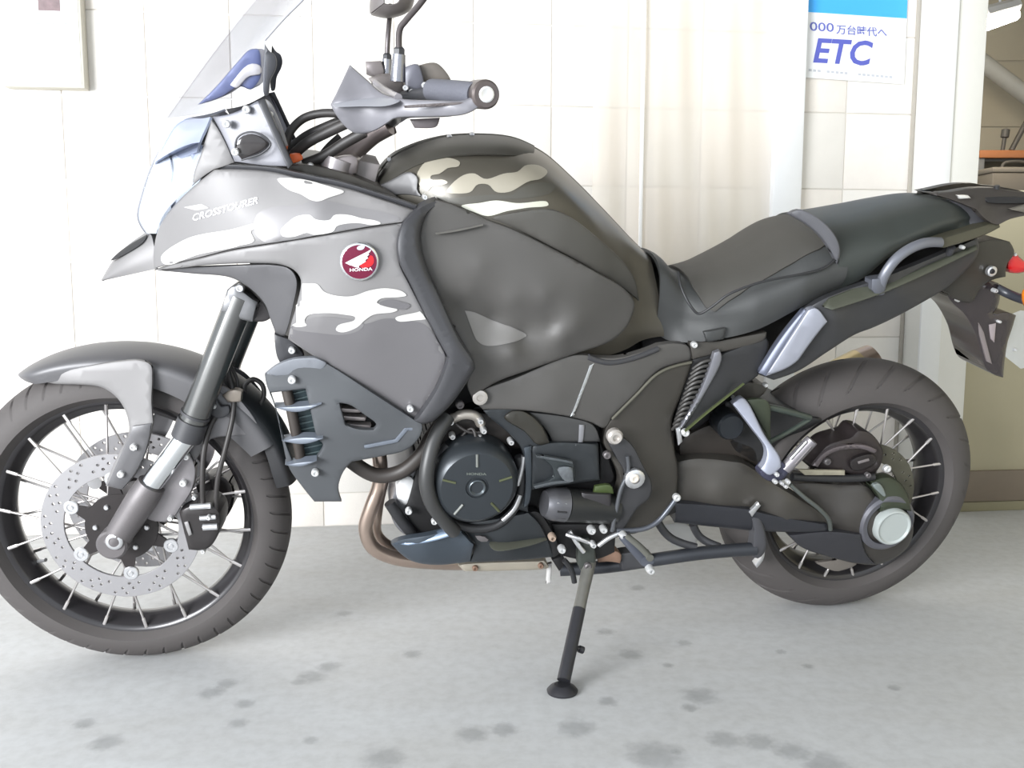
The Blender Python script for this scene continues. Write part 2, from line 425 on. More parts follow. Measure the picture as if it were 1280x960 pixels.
# workshop behind the opening
room = mat('workshop wall', (186, 178, 160), .8, var=.06, scale=5)
rw = struct('wall_workshop', Geo().box((3.4, 6.3, 1.5), (5.5, .1, 3.4)), room)
struct('wall_workshop_side', Geo().box((5.6, 4.8, 1.5), (.1, 3.4, 3.4)), room)
struct('ceiling_workshop', Geo().box((3.4, 4.9, 3.2), (5.5, 3.0, .1)), room)
for k in range(7):
    for j in range(7):
        o = obj('panel', Geo().box((2.0+k*.42, 6.245, .3+j*.42), (.41, .012, .41), .003), mat('workshop panel', (184, 174, 152), .8, var=.07, scale=4), rw)
def up(px, py, Y):
    d = sight(px, py); return CO+d*(Y/d[1])
p0, p1 = up(1226, 33, 4.3), up(1268, 19, 5.0)
lamp = bpy.data.objects.new('strip_lamp', None); COL.objects.link(lamp); lamp.location = tuple((p0+p1)/2)
tag(lamp, 'glowing fluorescent strip lamp hanging in the workshop beyond the opening', 'lamp')
def under(name, g, m, root, ang=38):
    return obj(name, g.xf(Matrix.Translation(-root.location)), m, root, ang)
under('tube', Geo().tube([p0, p1], .028, 14), mat_emit('lit tube', (255, 244, 226), 60), lamp)
under('housing', Geo().tube([p0+[0, 0, .05], p1+[0, 0, .05]], .035, 8), white, lamp)
under('hanger', Geo().tube([(p0+p1)/2+[0, 0, .06], [((p0+p1)/2)[0], ((p0+p1)/2)[1], 3.15]], .006, 8), white, lamp)
# pipe along the far wall
q0, q1 = up(1218, 70, 5.9), up(1300, 132, 5.9)
tag(obj('roof_brace', Geo().tube([q0, q1], .05, 12), mat('pale brace paint', (176, 174, 166), .5)), 'pale grey diagonal brace high on the workshop wall', 'brace')
# orange rack and things on it
rk = bpy.data.objects.new('storage_rack', None); COL.objects.link(rk); rr0, rr1 = up(1222, 193, 5.6), up(1330, 196, 5.6)
rk.location = (rr0[0], 5.6, 0); tag(rk, 'workshop storage rack with an orange front beam behind the low wall', 'rack')
orange = mat('orange rack paint', (176, 112, 66), .45); dk = mat('dark steel', (84, 80, 74), .5, .2)
under('beam', Geo().box(((rr0[0]+rr1[0])/2, 5.6, rr0[2]), (rr1[0]-rr0[0], .05, .045), .005), orange, rk)
under('beam', Geo().box(((rr0[0]+rr1[0])/2, 6.0, rr0[2]), (rr1[0]-rr0[0], .05, .045), .005), orange, rk)
under('shelf_board', Geo().box(((rr0[0]+rr1[0])/2, 5.8, rr0[2]-.03), (rr1[0]-rr0[0], .38, .02), .003), dk, rk)
under('shelf_board', Geo().box(((rr0[0]+rr1[0])/2, 5.8, rr0[2]-.34), (rr1[0]-rr0[0], .38, .02), .003), dk, rk)
for xx in (rr0[0]+.02, rr1[0]-.02):
    for yy in (5.61, 5.99):
        under('post', Geo().box((xx, yy, (rr0[2]-.01)/2), (.04, .04, rr0[2]-.01), .004), mat('grey rack paint', (120, 120, 118), .5), rk)
zt = rr0[2]+.0235
def on_rack(px, y, h, lean, r, label, name, cat):
    p = up(px, 190, y); b = np.array([p[0], y, zt+.0])
    o = obj(name, Geo().tube([b, b+[lean, 0, h]], r, 10).lathe(b+[lean, 0, h], (lean, 0, h), [(-.03, r*1.0), (-.025, r*1.9), (.02, r*1.9), (.025, r*.6)], 12), dk); tag(o, label, cat)
on_rack(1253, 5.6, .10, .01, .012, 'short dark tool standing on the orange rack beam', 'hand_tool', 'tool')
on_rack(1264, 5.6, .36, .17, .016, 'long dark lever leaning to the right on the orange rack', 'pry_bar', 'tool')
bx = up(1268, 216, 5.2); z2 = 1.22
wk = bpy.data.objects.new('workbench', None); COL.objects.link(wk); wk.location = (bx[0], 5.2, 0); tag(wk, 'dark workbench in front of the orange rack, behind the low wall', 'workbench')
under('bench_top', Geo().box((bx[0]+.3, 5.2, 1.195), (1.3, .46, .048), .006), dk, wk)
for xx in (-.3, .9):
    for yy in (5.02, 5.38): under('leg', Geo().box((bx[0]+xx, yy, .585), (.05, .05, 1.17), .004), dk, wk)
t = bpy.data.objects.new('tool_box', None); COL.objects.link(t); t.location = (bx[0], 5.2, z2); tag(t, 'dark tool box on the workbench below the orange beam', 'tool box')
under('body', Geo().box((bx[0], 5.2, z2+.07), (.34, .2, .14), .01), mat('tool box paint', (112, 105, 94), .5), t)
under('lid', Geo().box((bx[0], 5.2, z2+.155), (.345, .205, .03), .008), mat('tool box lid', (124, 117, 106), .5), t)
under('handle', Geo().tube([(bx[0]-.07, 5.2, z2+.168), (bx[0]-.06, 5.2, z2+.2), (bx[0]+.06, 5.2, z2+.2), (bx[0]+.07, 5.2, z2+.168)], .008, 8), dk, t)

# ---- vinyl sheet hung over the middle of the wall
vs_ = mat_clear('milky vinyl sheet', (255, 252, 246), .55, .2, (254, 249, 243), .8)
xl, xr_ = wpt(741, 200, .03)[0], wpt(966, 200, .03)[0]
nx, nz_ = 90, 46; V = []; Fc = []
for i in range(nx):
    for j in range(nz_):
        u = i/(nx-1); z = .06+2.5*j/(nz_-1); x = xl+(xr_-xl)*u
        y = .022+.004*math.sin(u*19+1.3*math.sin(z*2.1))+.002*math.sin(u*47+z*3)+.004*math.sin(z*7+u*13)*math.sin(u*11+z)
        V.append((x, y, z))
for i in range(nx-1):
    for j in range(nz_-1): Fc.append((i*nz_+j, (i+1)*nz_+j, (i+1)*nz_+j+1, i*nz_+j+1))
sh = bpy.data.objects.new('vinyl_sheet', None); COL.objects.link(sh); sh.location = tuple((WM @ np.array([(xl+xr_)/2, .03, 2.56, 1]))[:3])
tag(sh, 'milky clear vinyl sheet hanging wrinkled over the block wall behind the seat', 'sheet')
under('sheet', Geo().add(V, Fc).xf(WM), vs_, sh, 60)
xs = wpt(803, 150, .034)[0]
under('seam', wbox(Geo(), xs-.006, xs+.006, .06, 2.56, .030, .036, .002).xf(WM), mat('white seam tape', (246, 245, 243), .4), sh)
under('rail', wbox(Geo(), xl, xr_, 2.54, 2.6, .0, .05, .004).xf(WM), white, sh)

# ---- notice box at the upper left
c0, c1 = wpt(3, 108, .045), wpt(103, 50, .045)
nb = bpy.data.objects.new('notice_board', None); COL.objects.link(nb); zt = c0[2]; nb.location = tuple((WM @ np.array([(c0[0]+c1[0])/2, 0, zt, 1]))[:3])
tag(nb, 'white framed notice board with a small picture at the upper left of the block wall', 'notice board')
frm = mat('board frame', (196, 192, 180), .5); paper = mat('white paper', (244, 245, 246), .6, var=.01)
under('frame', wbox(Geo(), c0[0], c1[0], zt, zt+.42, 0, .045, .004).xf(WM), frm, nb)
i0 = wpt(7, 104, .046); i1 = wpt(99, 50, .046)
under('sheet', wbox(Geo(), i0[0], i1[0], i0[2], zt+.41, .045, .0465).xf(WM), paper, nb)
def pr(x0, y0, x1, y1, m, name='print', off=.0468):
    a, b = wpt(x0, y1, off), wpt(x1, y0, off)
    under(name, wbox(Geo(), a[0], b[0], a[2], b[2], off, off+.0006).xf(WM), m, nb)
pr(48, -30, 73, 13, mat('faded photo print', (128, 110, 112), .6, var=.35, scale=60), 'picture')
g1 = mat('pale grey print', (172, 174, 178), .6); g2 = mat('pale pink print', (206, 188, 182), .6)
pr(7, -30, 28, 56, mat('pale strip print', (218, 220, 214), .6), 'margin_strip')
for a in [(41, 28, 51, 31), (56, 28, 69, 31), (77, 28, 83, 31), (59, 49, 67, 52)]: pr(*a, g1)
for k, a in enumerate([(9, 59, 17, 63), (9, 68, 17, 71), (9, 75, 20, 78), (9, 82, 20, 87), (9, 90, 20, 93), (20, 93, 28, 95), (9, 96, 14, 98)]): pr(*a, g2 if k else g1)

# ---- poster on the wall between the posts
ps = bpy.data.objects.new('wall_poster', None); COL.objects.link(ps)
tl, br, bl = wpt(1010, -60, .012), wpt(1130, 105, .012), wpt(1000, 96.5, .012)
ps.location = tuple((WM @ np.array([(bl[0]+br[0])/2, .006, br[2], 1]))[:3])
tag(ps, 'white and blue ETC poster on the block wall between the two white posts', 'poster')
def quad(pts, y, th=.0008):
    P = [wpt(px, py, y) for px, py in pts]; n = len(P); Q = [p-[0, th, 0] for p in P]
    f = [tuple(range(n)), tuple(range(2*n-1, n-1, -1))]+[(i, i+n, (i+1) % n+n, (i+1) % n) for i in range(n)]
    return Geo().add(P+Q, f).xf(WM)
under('paper', quad([(994, 96.1), (1130, 105.3), (1137, -60), (1000, -66)], .008), paper, ps)
under('blue_band', quad([(1000, 14.3), (1133.5, 23), (1137, -60), (1003, -66)], .0088), mat('sky blue print', (70, 176, 250), .5, var=.01), ps)
navy = mat('violet blue print', (104, 112, 190), .5, var=.02)
def text_on(parent, s, px, py, ux, uy, m, y, bold=0.0, name='lettering', shear=0.0, frame=None, align='LEFT'):
    """flat lettering printed on a plane; (px,py) is the start of the base line, ux the step of one em along it, uy one em up"""
    cu = bpy.data.curves.new('t', 'FONT'); cu.body = s; cu.size = 1; cu.shear = shear; cu.offset = bold; cu.resolution_u = 3; cu.align_x = align
    to = bpy.data.objects.new('t', cu); COL.objects.link(to); bpy.context.view_layer.update()
    me = bpy.data.meshes.new_from_object(to.evaluated_get(bpy.context.evaluated_depsgraph_get()))
    bpy.data.objects.remove(to); V = np.array([tuple(v.co) for v in me.vertices]); f = [tuple(p.vertices) for p in me.polygons]; bpy.data.meshes.remove(me)
    if not len(V): return None
    P = np.array([px, py])+V[:, :1]*np.array(ux)+V[:, 1:2]*np.array(uy)
    return P, f
def wall_text(s, px, py, ux, uy, m, bold=0, shear=0, y=.0092):
    P, f = text_on(ps, s, px, py, ux, uy, m, y, bold, shear=shear)
    v = [wpt(a, b, y) for a, b in P]
    under('lettering', Geo().add(v, f).xf(WM), m, ps)
wall_text('1000', 1001.6, 37.4, (20.6, 1.2), (0, -15.5), navy, .008)
wall_text('万台時代へ', 1045.2, 41.2, (12.8, .85), (0, -12.5), navy, .012)
wall_text('ETC', 1014.5, 77.0, (40.0, 2.3), (0, -42.5), mat('strong violet print', (92, 100, 190), .5, var=.02), .022, .22)
gp = mat('fine grey print', (196, 198, 206), .6)
for k in range(19):
    xx = 1011+k*5.6
    if k in (3, 9, 10): continue
    yy = 87.3+k*.48
    under('fine_print', quad([(xx, yy+1.6), (xx+3.6, yy+1.9), (xx+3.6, yy-.9), (xx, yy-1.2)], .0092, .0003), gp, ps)
# ================================================================== the motorcycle
LEAN, STEER, CASTER = 0.2175, -0.1249, math.radians(28)
FP, RP = np.array([-.802, 1.9381, .0015]), np.array([.7861, 2.2504, .0015])
fwd = (FP-RP); WB = np.linalg.norm(fwd); fwd /= WB
up0 = np.array([0, 0, 1.0]); lat0 = np.cross(up0, fwd)
upv = up0*math.cos(LEAN)+lat0*math.sin(LEAN); latv = lat0*math.cos(LEAN)-up0*math.sin(LEAN)
BM = np.eye(4); BM[:3, 0] = fwd; BM[:3, 1] = latv; BM[:3, 2] = upv; BM[:3, 3] = RP
moto = bpy.data.objects.new('motorcycle', None); COL.objects.link(moto); moto.matrix_world = Matrix(BM.tolist())
tag(moto, 'grey camouflage adventure motorcycle leaning on its side stand in front of the block wall', 'motorcycle')
F = Frame(BM)
ax = Vector((-math.sin(CASTER), 0, math.cos(CASTER))); piv = Vector((WB+.107, 0, 0))
SMX = Matrix.Translation(piv) @ Matrix.Rotation(STEER, 4, ax) @ Matrix.Translation(-piv)
SL = np.array(SMX); FS = Frame(BM @ SL, SL)
FC = np.array([WB, 0, .33]); RC = np.array([0, 0, .321])
def P(px, py, y): return F.at(px, py, y)
def S(px, py, y): return FS.at(px, py, y)

paint = mat('satin camo grey', (120, 118, 118), .5, .1, var=.03)
paint_l = mat('satin light grey', (176, 174, 172), .45, .1, var=.02)
paint_d = mat('satin dark grey', (90, 89, 91), .42, .2, var=.03)
tankp = mat('satin olive grey', (82, 78, 70), .36, .25, var=.03, coat=.1)
panelg = mat('matte side grey', (78, 76, 74), .55, .0, var=.03, bump=.04, bscale=900)
trim_b = mat('matte black plastic', (58, 58, 61), .45, 0, var=.05, bump=.08, bscale=900)
dark_b = mat('dark black plastic', (38, 38, 40), .5, 0, var=.08, bump=.05, bscale=700)
eng = mat('engine blue black', (46, 49, 52), .42, .25, var=.05)
engd = mat('engine shadow black', (27, 26, 27), .6, .1, var=.12)
castg = mat('cast grey', (104, 100, 101), .48, .45, var=.05, bump=.1, bscale=300)
brown_c = mat('brown grey cast', (70, 67, 63), .45, .35, var=.05, bump=.06)
alu = mat('bright alloy', (214, 214, 216), .28, .85, var=.05)
chrome = mat('chrome', (232, 234, 236), .12, 1.0, var=.02)
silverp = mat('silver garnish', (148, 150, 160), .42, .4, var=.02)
boltm = mat('bright bolt', (226, 226, 226), .3, .6, var=.02)
steel = mat('steel spoke', (205, 200, 198), .3, .8, var=.05)
rubber = mat('tyre rubber', (74, 70, 69), .72, 0, var=.07, scale=18, bump=.12, bscale=500)
seatm = mat('seat vinyl', (56, 57, 57), .5, 0, var=.06, bump=.25, bscale=1300)
seatc = mat('seat cloth', (64, 62, 58), .62, 0, var=.07, bump=.35, bscale=1700)
hose = mat('rubber hose', (50, 47, 46), .5, 0, var=.06)
bronze = mat('heat blued exhaust', (172, 154, 142), .3, .8, var=.25, scale=12)
rusty = mat('rusty steel', (134, 108, 92), .65, .3, var=.3, scale=60)
redl = mat('red lens', (196, 22, 30), .15, 0, var=.05, coat=.6)
orange_p = mat('orange plug', (222, 104, 54), .45)

# ------------------------------------------------------------------ wheels
def revolve(prof, n, fn=None, sh=None):
    """closed ring about the y axis; prof: (y, r)"""
    A = np.linspace(0, 2*np.pi, n, endpoint=False); k = len(prof); V = np.zeros((n, k, 3))
    for j, (y, r) in enumerate(prof):
        rr = np.full(n, r) if fn is None else r-fn(A, j)
        B_ = A-(sh[j] if sh else 0)
        V[:, j] = np.stack([rr*np.cos(B_), np.full(n, y), rr*np.sin(B_)], 1)
    f = [(i*k+j, i*k+(j+1) % k, ((i+1) % n)*k+(j+1) % k, ((i+1) % n)*k+j) for i in range(n) for j in range(k)]
    return Geo().add(V.reshape(-1, 3), f)
def tyre(R, w, rim_r, rim_w, ngroove, slant):
    rc = R-w/2; prof = []
    NA = 22
    amax = math.acos(max(-.6, (rim_r+.012-rc)/(w/2)))
    for a in np.linspace(-amax, amax, 2*NA+1):
        prof.append((w/2*math.sin(a), rc+w/2*math.cos(a)))
    prof += [(rim_w, rim_r+.001), (rim_w-.012, rim_r-.006), (-rim_w+.012, rim_r-.006), (-rim_w, rim_r+.001)]
    NAt = 2*NA+1
    def fn(A, j):
        if j >= NAt: return 0*A
        t = abs(j-NA)/NA*amax
        if t > 1.12 or t < .16: return 0*A
        ph = ((A*ngroove/(2*np.pi)) + (.5 if j < NA else 0)) % 1
        lim = .13 if t < 1.05 else .08
        alt = ((A*ngroove/(2*np.pi)) + (.5 if j < NA else 0)).astype(int) % 2
        return np.where((ph < lim) & ((t > .35) | (alt == 0)), .0042, 0.0)
    sh = [slant*min(abs(min(j, NAt-1)-NA)/NA*amax, 9)*2*np.pi/ngroove if j < NAt else slant*amax*2*np.pi/ngroove for j in range(len(prof))]
    return revolve(prof, 1080, fn, sh)
def place(g, c): return g.xf(Matrix.Translation(tuple(c)))
def annulus_plate(name, r0, r1, th, holes, m, parent, L, bev=.0006):
    """drilled disc: a filled 2D curve with real holes, lying in x,z"""
    cu = bpy.data.curves.new(name, 'CURVE'); cu.dimensions = '2D'; cu.fill_mode = 'BOTH'; cu.extrude = th/2; cu.bevel_depth = bev; cu.bevel_resolution = 0
    def ring(cx, cy, r, n):
        s = cu.splines.new('POLY'); s.points.add(n-1); s.use_cyclic_u = True
        for i in range(n):
            a = 2*math.pi*i/n; rr = r(a) if callable(r) else r
            s.points[i].co = (cx+rr*math.cos(a), cy+rr*math.sin(a), 0, 1)
    ring(0, 0, r1, 96); ring(0, 0, r0, 72)
    for (cx, cy, r) in holes: ring(cx, cy, r, 10)
    to = bpy.data.objects.new('t', cu); COL.objects.link(to); bpy.context.view_layer.update()
    me = bpy.data.meshes.new_from_object(to.evaluated_get(bpy.context.evaluated_depsgraph_get()))
    bpy.data.objects.remove(to)
    R = Matrix(((1, 0, 0), (0, 0, -1), (0, 1, 0))).to_4x4()
    me.transform(Matrix(np.array(L).tolist()) @ R); me.name = name; me.materials.clear(); me.materials.append(m)
    me.set_sharp_from_angle(angle=math.radians(30))
    o = bpy.data.objects.new(name, me); COL.objects.link(o); o.parent = parent
    return o
spokeg = Geo().tube([(0, 0, 0), (0, 0, 1)], .0021, 6, caps=False)
def spokes(c, L, rim, n, rh, yh, rr, yr, sweep, ph):
    me = None
    for sgn in (1, -1):
        for k in range(n):
            a = 2*math.pi*(k+(.5 if sgn < 0 else 0))/n+ph
            b = a+(sweep if k % 2 else -sweep)
            p = c+np.array([rr*math.cos(a), sgn*yr, rr*math.sin(a)]); q = c+np.array([rh*math.cos(b), sgn*yh, rh*math.sin(b)])
            d = p-q; ln = np.linalg.norm(d)
            if me is None:
                g = Geo().tube([(0, 0, 0), (0, 0, .93)], .0025, 6, caps=False).tube([(0, 0, .90), (0, 0, 1.0)], .0036, 6)
                me = mesh_of(g, 'spoke', 60); me.materials.append(steel)
            o = bpy.data.objects.new('spoke', me); COL.objects.link(o); o.parent = rim
            M = Matrix.Translation(tuple(q)) @ Vector(d).to_track_quat('Z', 'Y').to_matrix().to_4x4() @ Matrix.Diagonal((1, 1, ln, 1))
            o.matrix_local = Matrix(np.array(L).tolist()) @ M
def rim_geo(r, w, depth):
    o = [(-w, r), (-w+.004, r+.001), (-w+.010, r-.008), (-w*.55, r-.010), (-w*.4, r-depth+.004), (0, r-depth), (w*.4, r-depth+.004), (w*.55, r-.010), (w-.010, r-.008), (w-.004, r+.001), (w, r)]
    i = [(w, r-.006), (w-.006, r-.014), (w*.6, r-.018), (w*.42, r-depth-.006), (0, r-depth-.010), (-w*.42, r-depth-.006), (-w*.6, r-.018), (-w+.006, r-.014), (-w, r-.006)]
    return revolve(o+i, 160)
rimm = mat('black rim', (46, 44, 46), .3, .3, var=.04, coat=.3)
# front
ft = obj('front_tire', place(tyre(.326, .112, .2545, .040, 48, .55), FC), rubber, moto, 50, SL)
fr = obj('front_rim', place(rim_geo(.2575, .038, .020), FC), rimm, moto, 40, SL)
spokes(FC, SL, fr, 18, .046, .046, .2475, .0335, .62, .09)
hubm = mat('dark hub', (50, 46, 46), .4, .4, var=.08)
obj('hub', place(Geo().lathe((0, 0, 0), (0, 1, 0), [(-.062, .034), (-.055, .052), (-.045, .054), (-.038, .034), (.038, .034), (.045, .054), (.055, .052), (.062, .034)], 40), FC), hubm, fr, 40, SL)
obj('tire_valve', Geo().tube([FC+[.2, .0, -.11], FC+[.178, .012, -.1]], .004, 8), alu, fr, 40, SL)
discm = mat('brake disc steel', (160, 158, 160), .4, .6, var=.04)
for sgn in (1, -1):
    holes = []
    for k in range(40):
        a = 2*math.pi*k/40
        for q, rr in enumerate((.1475, .1365, .126)):
            aa = a+q*.055
            if (k+q) % 3 != 2: holes.append((rr*math.cos(aa), rr*math.sin(aa), .0036))
    L = SL @ np.array(Matrix.Translation((FC[0], sgn*.066, FC[2])))
    bd = annulus_plate('brake_disc', .112, .155, .0045, holes, discm, moto, L)
    carr = Geo()
    for k in range(6):
        a = 2*math.pi*k/6+.42; a1, a2 = a-.30, a+.30
        pl = [(.060*math.cos(a1), .060*math.sin(a1)), (.090*math.cos(a-.10), .090*math.sin(a-.10)), (.090*math.cos(a+.10), .090*math.sin(a+.10)), (.060*math.cos(a2), .060*math.sin(a2)), (.040*math.cos(a), .040*math.sin(a))]
        carr.prism(pl, -.0025, .0025)
    carr.lathe((0, 0, 0), (0, 1, 0), [(-.004, .03), (-.004, .071), (.004, .071), (.004, .03)], 40)
    obj('disc_carrier', carr, hubm, bd, 35, L)
    for k in range(6):
        a = 2*math.pi*k/6+.42
        c = (.103*math.cos(a), 0, .103*math.sin(a))
        obj('disc_button', Geo().lathe(c, (0, sgn, 0), [(-.003, .0150), (.003, .0150), (.0045, .0135), (.0045, .008), (.003, .007), (.003, .0045), (.0055, .004)], 20), alu, bd, 35, L)
    for k in range(6):
        a = 2*math.pi*k/6
        obj('carrier_bolt', Geo().lathe((.05*math.cos(a), 0, .05*math.sin(a)), (0, sgn, 0), [(0, .0055), (.007, .0055), (.009, .004)], 10), alu, bd, 35, L)
# rear
rt = obj('rear_tire', place(tyre(.3195, .150, .2275, .060, 24, .95), RC), rubber, moto, 50)
rr_ = obj('rear_rim', place(rim_geo(.231, .058, .024), RC), rimm, moto, 40)
spokes(RC, np.eye(4), rr_, 18, .062, .050, .221, .052, .62, .02)
obj('hub', place(Geo().lathe((0, 0, 0), (0, 1, 0), [(-.07, .04), (-.06, .068), (-.05, .07), (-.042, .045), (.042, .045), (.05, .07), (.06, .068), (.09, .05)], 40), RC), hubm, rr_, 40)
holes = [(rr*math.cos(2*math.pi*k/30+q*.07), rr*math.sin(2*math.pi*k/30+q*.07), .0036) for k in range(30) for q, rr in enumerate((.129, .118)) if (k+q) % 3]
rdisc = mat('dull rear disc', (98, 96, 84), .42, .6, var=.08)
annulus_plate('brake_disc', .098, .138, .005, holes, rdisc, moto, np.array(Matrix.Translation((0, .070, .321))))

# ------------------------------------------------------------------ small fittings
def bolt(px, py, y, r, parent, m=None, fr=None, h=.005, name='bolt', hexa=False):
    fr = fr or F; c = fr.at(px, py, y); R = r*.86/530.0
    g = Geo().lathe(c, (0, 1, 0), [(-.006, R), (h*.55, R), (h, R*.75), (h, R*.45), (h*.5, R*.38)], 6 if hexa else 16)
    return obj(name, g, m or boltm, parent, 35, None if fr is F else fr.L)
def pan(name, outline, y, m, parent=None, t=.012, R=.005, s=10, holes=(), smooth=True, fr=None, two=False, ang=38, step=6):
    fr = fr or F
    g = Geo().panel(fr, outline, y, t, R, s, holes, smooth, step)
    L = None if fr is F else fr.L
    o = obj(name, g, m, parent or moto, ang, L)
    if two: obj(name, mirrored(g), m, parent or moto, ang, L)
    o_geo[o.name] = g if L is None else g.xf(L)
    return o
def lof(name, curves, m, parent=None, n=40, mm=16, mirror=True, fr=None, thick=0.0, two=False, ang=50, out=(0, 1, 0)):
    fr = fr or F; g = Geo().loft(fr, curves, n, mm, mirror, out, thick=thick); L = None if fr is F else fr.L
    o = obj(name, g, m, parent or moto, ang, L, weld=True)
    if two: obj(name, mirrored(g), m, parent or moto, ang, L, weld=True)
    o_geo[o.name] = g if L is None else g.xf(L)
    return o
o_geo = {}
def tub(name, pts, r, m, parent=None, fr=None, two=False, n=12, flat=1.0, seg=None):
    fr = fr or F; g = Geo().tube([fr.at(*p) if len(p) == 3 else p[:3] for p in pts], r, n, seg, flat=flat); L = None if fr is F else fr.L
    o = obj(name, g, m, parent or moto, 50, L)
    if two: obj(name, mirrored(g), m, parent or moto, 50, L)
    return o
BV = {}
def decal(name, outline, target, m, off=.0007, s=7, smooth=True, tri=None, th=True):
    """thin print laid on the surface of a part along the sight lines"""
    g = o_geo[target.name]
    if target.name not in BV: BV[target.name] = BVHTree.FromPolygons([tuple(v) for v in g.V()], g.f)
    bv = BV[target.name]
    if tri is None:
        lo = loop2d(outline, 4, smooth); mn, mx = lo.min(0), lo.max(0)
        gx, gy = np.meshgrid(np.arange(mn[0], mx[0], s), np.arange(mn[1], mx[1], s)); G = np.stack([gx.ravel(), gy.ravel()], 1)
        if len(G):
            G = G[inside(lo, G)]
            if len(G): G = G[bdist([lo], G) > s*.4]
        ov, tr = triangulate([lo], G)
    else: ov, tr = tri
    pts = []; ok = []
    for q in ov:
        d = F.D @ np.array([(q[0]-640)/FOC, -(q[1]-480)/FOC, -1.0]); d /= np.linalg.norm(d)
        h = bv.ray_cast(Vector(F.o), Vector(d))
        if h[0] is None: pts.append((0, 0, 0)); ok.append(False); continue
        nn = np.array(h[1]); nn = nn if nn@d < 0 else -nn
        pts.append(tuple(np.array(h[0])+nn*off)); ok.append(True)
    fs = [tuple(int(i) for i in q) for q in tr if all(ok[i] for i in q)]
    fs2 = []
    for q in fs:
        a, b, c = [np.array(pts[i]) for i in q[:3]]
        fs2.append(q if np.cross(b-a, c-a)[1] > 0 else q[::-1])
    if not fs2: return None
    gg = Geo().add(np.array(pts), fs2)
    used = sorted({i for q in fs2 for i in q}); mp_ = {k: i for i, k in enumerate(used)}
    gg = Geo().add(np.array(pts)[used], [tuple(mp_[i] for i in q) for q in fs2])
    return obj(name, gg, m, target, 60, weld=True)
def letter_decal(s, px, py, ux, uy, target, m, bold=0.0, shear=0.0, name='lettering', off=.0010):
    P_, f = text_on(None, s, px, py, ux, uy, m, 0, bold, shear=shear)
    return decal(name, None, target, m, off, tri=(P_, f))
# ================================================================== front end (steered)
# fender: a hood swept round the tyre
FST = [(57.5, .357, .014, .002), (60, .3585, .036, .006), (64, .360, .058, .012), (72, .361, .070, .018), (84, .361, .075, .024), (98, .363, .077, .030), (112, .366, .078, .036), (128, .368, .077, .044), (140, .366, .075, .044), (150, .362, .070, .036)]
def fender(st):
    # angle (deg, 0 = ahead, 90 = up), crown radius, half width, skirt drop
    A = cr(np.array(st), 46); V = []; n = 17
    for a, r, w, sk in A:
        ca, sa = math.cos(math.radians(a)), math.sin(math.radians(a))
        ph = np.linspace(-1, 1, n)
        for t in ph:
            u = abs(t)
            if u < .7: yy = w*math.sin(u/.7*math.pi/2); rr = r-.024*(w/.08)*(1-math.cos(u/.7*math.pi/2))
            else: yy = w*(1-.04*(u-.7)/.3); rr = r-.024*(w/.08)-sk*(u-.7)/.3
            V.append((WB+rr*ca, math.copysign(yy, t), .33+rr*sa))
    k = len(A); f = [(i*n+j, i*n+j+1, (i+1)*n+j+1, (i+1)*n+j) for i in range(k-1) for j in range(n-1)]
    V = np.array(V); g0 = Geo().add(V, f)
    c = np.array([WB, 0, .33]); a, b, d = V[f[300][0]], V[f[300][1]], V[f[300][3]]
    if np.cross(b-a, d-a)@(a-c) < 0: f = [q[::-1] for q in f]
    N = V-c; N[:, 1] *= .8; N /= np.linalg.norm(N, axis=1)[:, None]
    m = len(V); used = {}
    for q in f:
        for i in range(4): used[(q[i], q[(i+1) % 4])] = 1
    fc = list(f)+[tuple(i+m for i in q[::-1]) for q in f]+[(e[1], e[0], e[0]+m, e[1]+m) for e in used if (e[1], e[0]) not in used]
    return Geo().add(np.vstack([V, V-N*.004]), fc)
fend = obj('front_fender', fender(FST), paint_d, moto, 50, SL)
side_y = [(50, 474, .052), (74, 463, .070), (110, 455, .080), (150, 452, .086), (186, 460, .090), (180, 520, .096), (150, 600, .100), (110, 484, .082)]
pan('fender_side', [(45, 475, 0), (74, 465), (110, 457), (150, 451), (176, 450), (189, 456), (191, 474), (190, 500), (192, 528, 0), (184, 560), (170, 592), (152, 612, 0), (132, 607, 0), (140, 585), (152, 560), (160, 546), (161, 530), (155, 510), (143, 494), (126, 484), (100, 481), (70, 480)], side_y, paint, fend, t=.010, R=.006, fr=FS)
pan('fender_stay', [(166, 533, 0), (189, 529, 0), (187, 545), (180, 570), (166, 596), (152, 612, 0), (134, 607, 0)], .104, paint_d, fend, t=.008, R=.003, fr=FS, two=True)
for q in [(167, 559), (151, 593)]: bolt(q[0], q[1], .108, 4.2, fend, fr=FS)
pan('fender_rear', [(262, 478, 0), (286, 486), (304, 504), (320, 526), (332, 556, 0), (322, 552), (310, 545), (290, 545), (262, 550), (240, 580), (228, 578, 0), (248, 520)], [(262, 480, .070), (304, 504, .070), (332, 556, .066), (230, 575, .085), (290, 545, .078)], mat('fender rear grey', (112, 110, 112), .42, .1), fend, t=.006, R=.003, fr=FS, two=True)
obj('mud_flap', fender([(122, .372, .030, .004), (126, .3725, .050, .008), (138, .371, .060, .012), (150, .367, .062, .016), (160, .360, .060, .020), (166, .354, .052, .020)]), dark_b, fend, 50, SL)
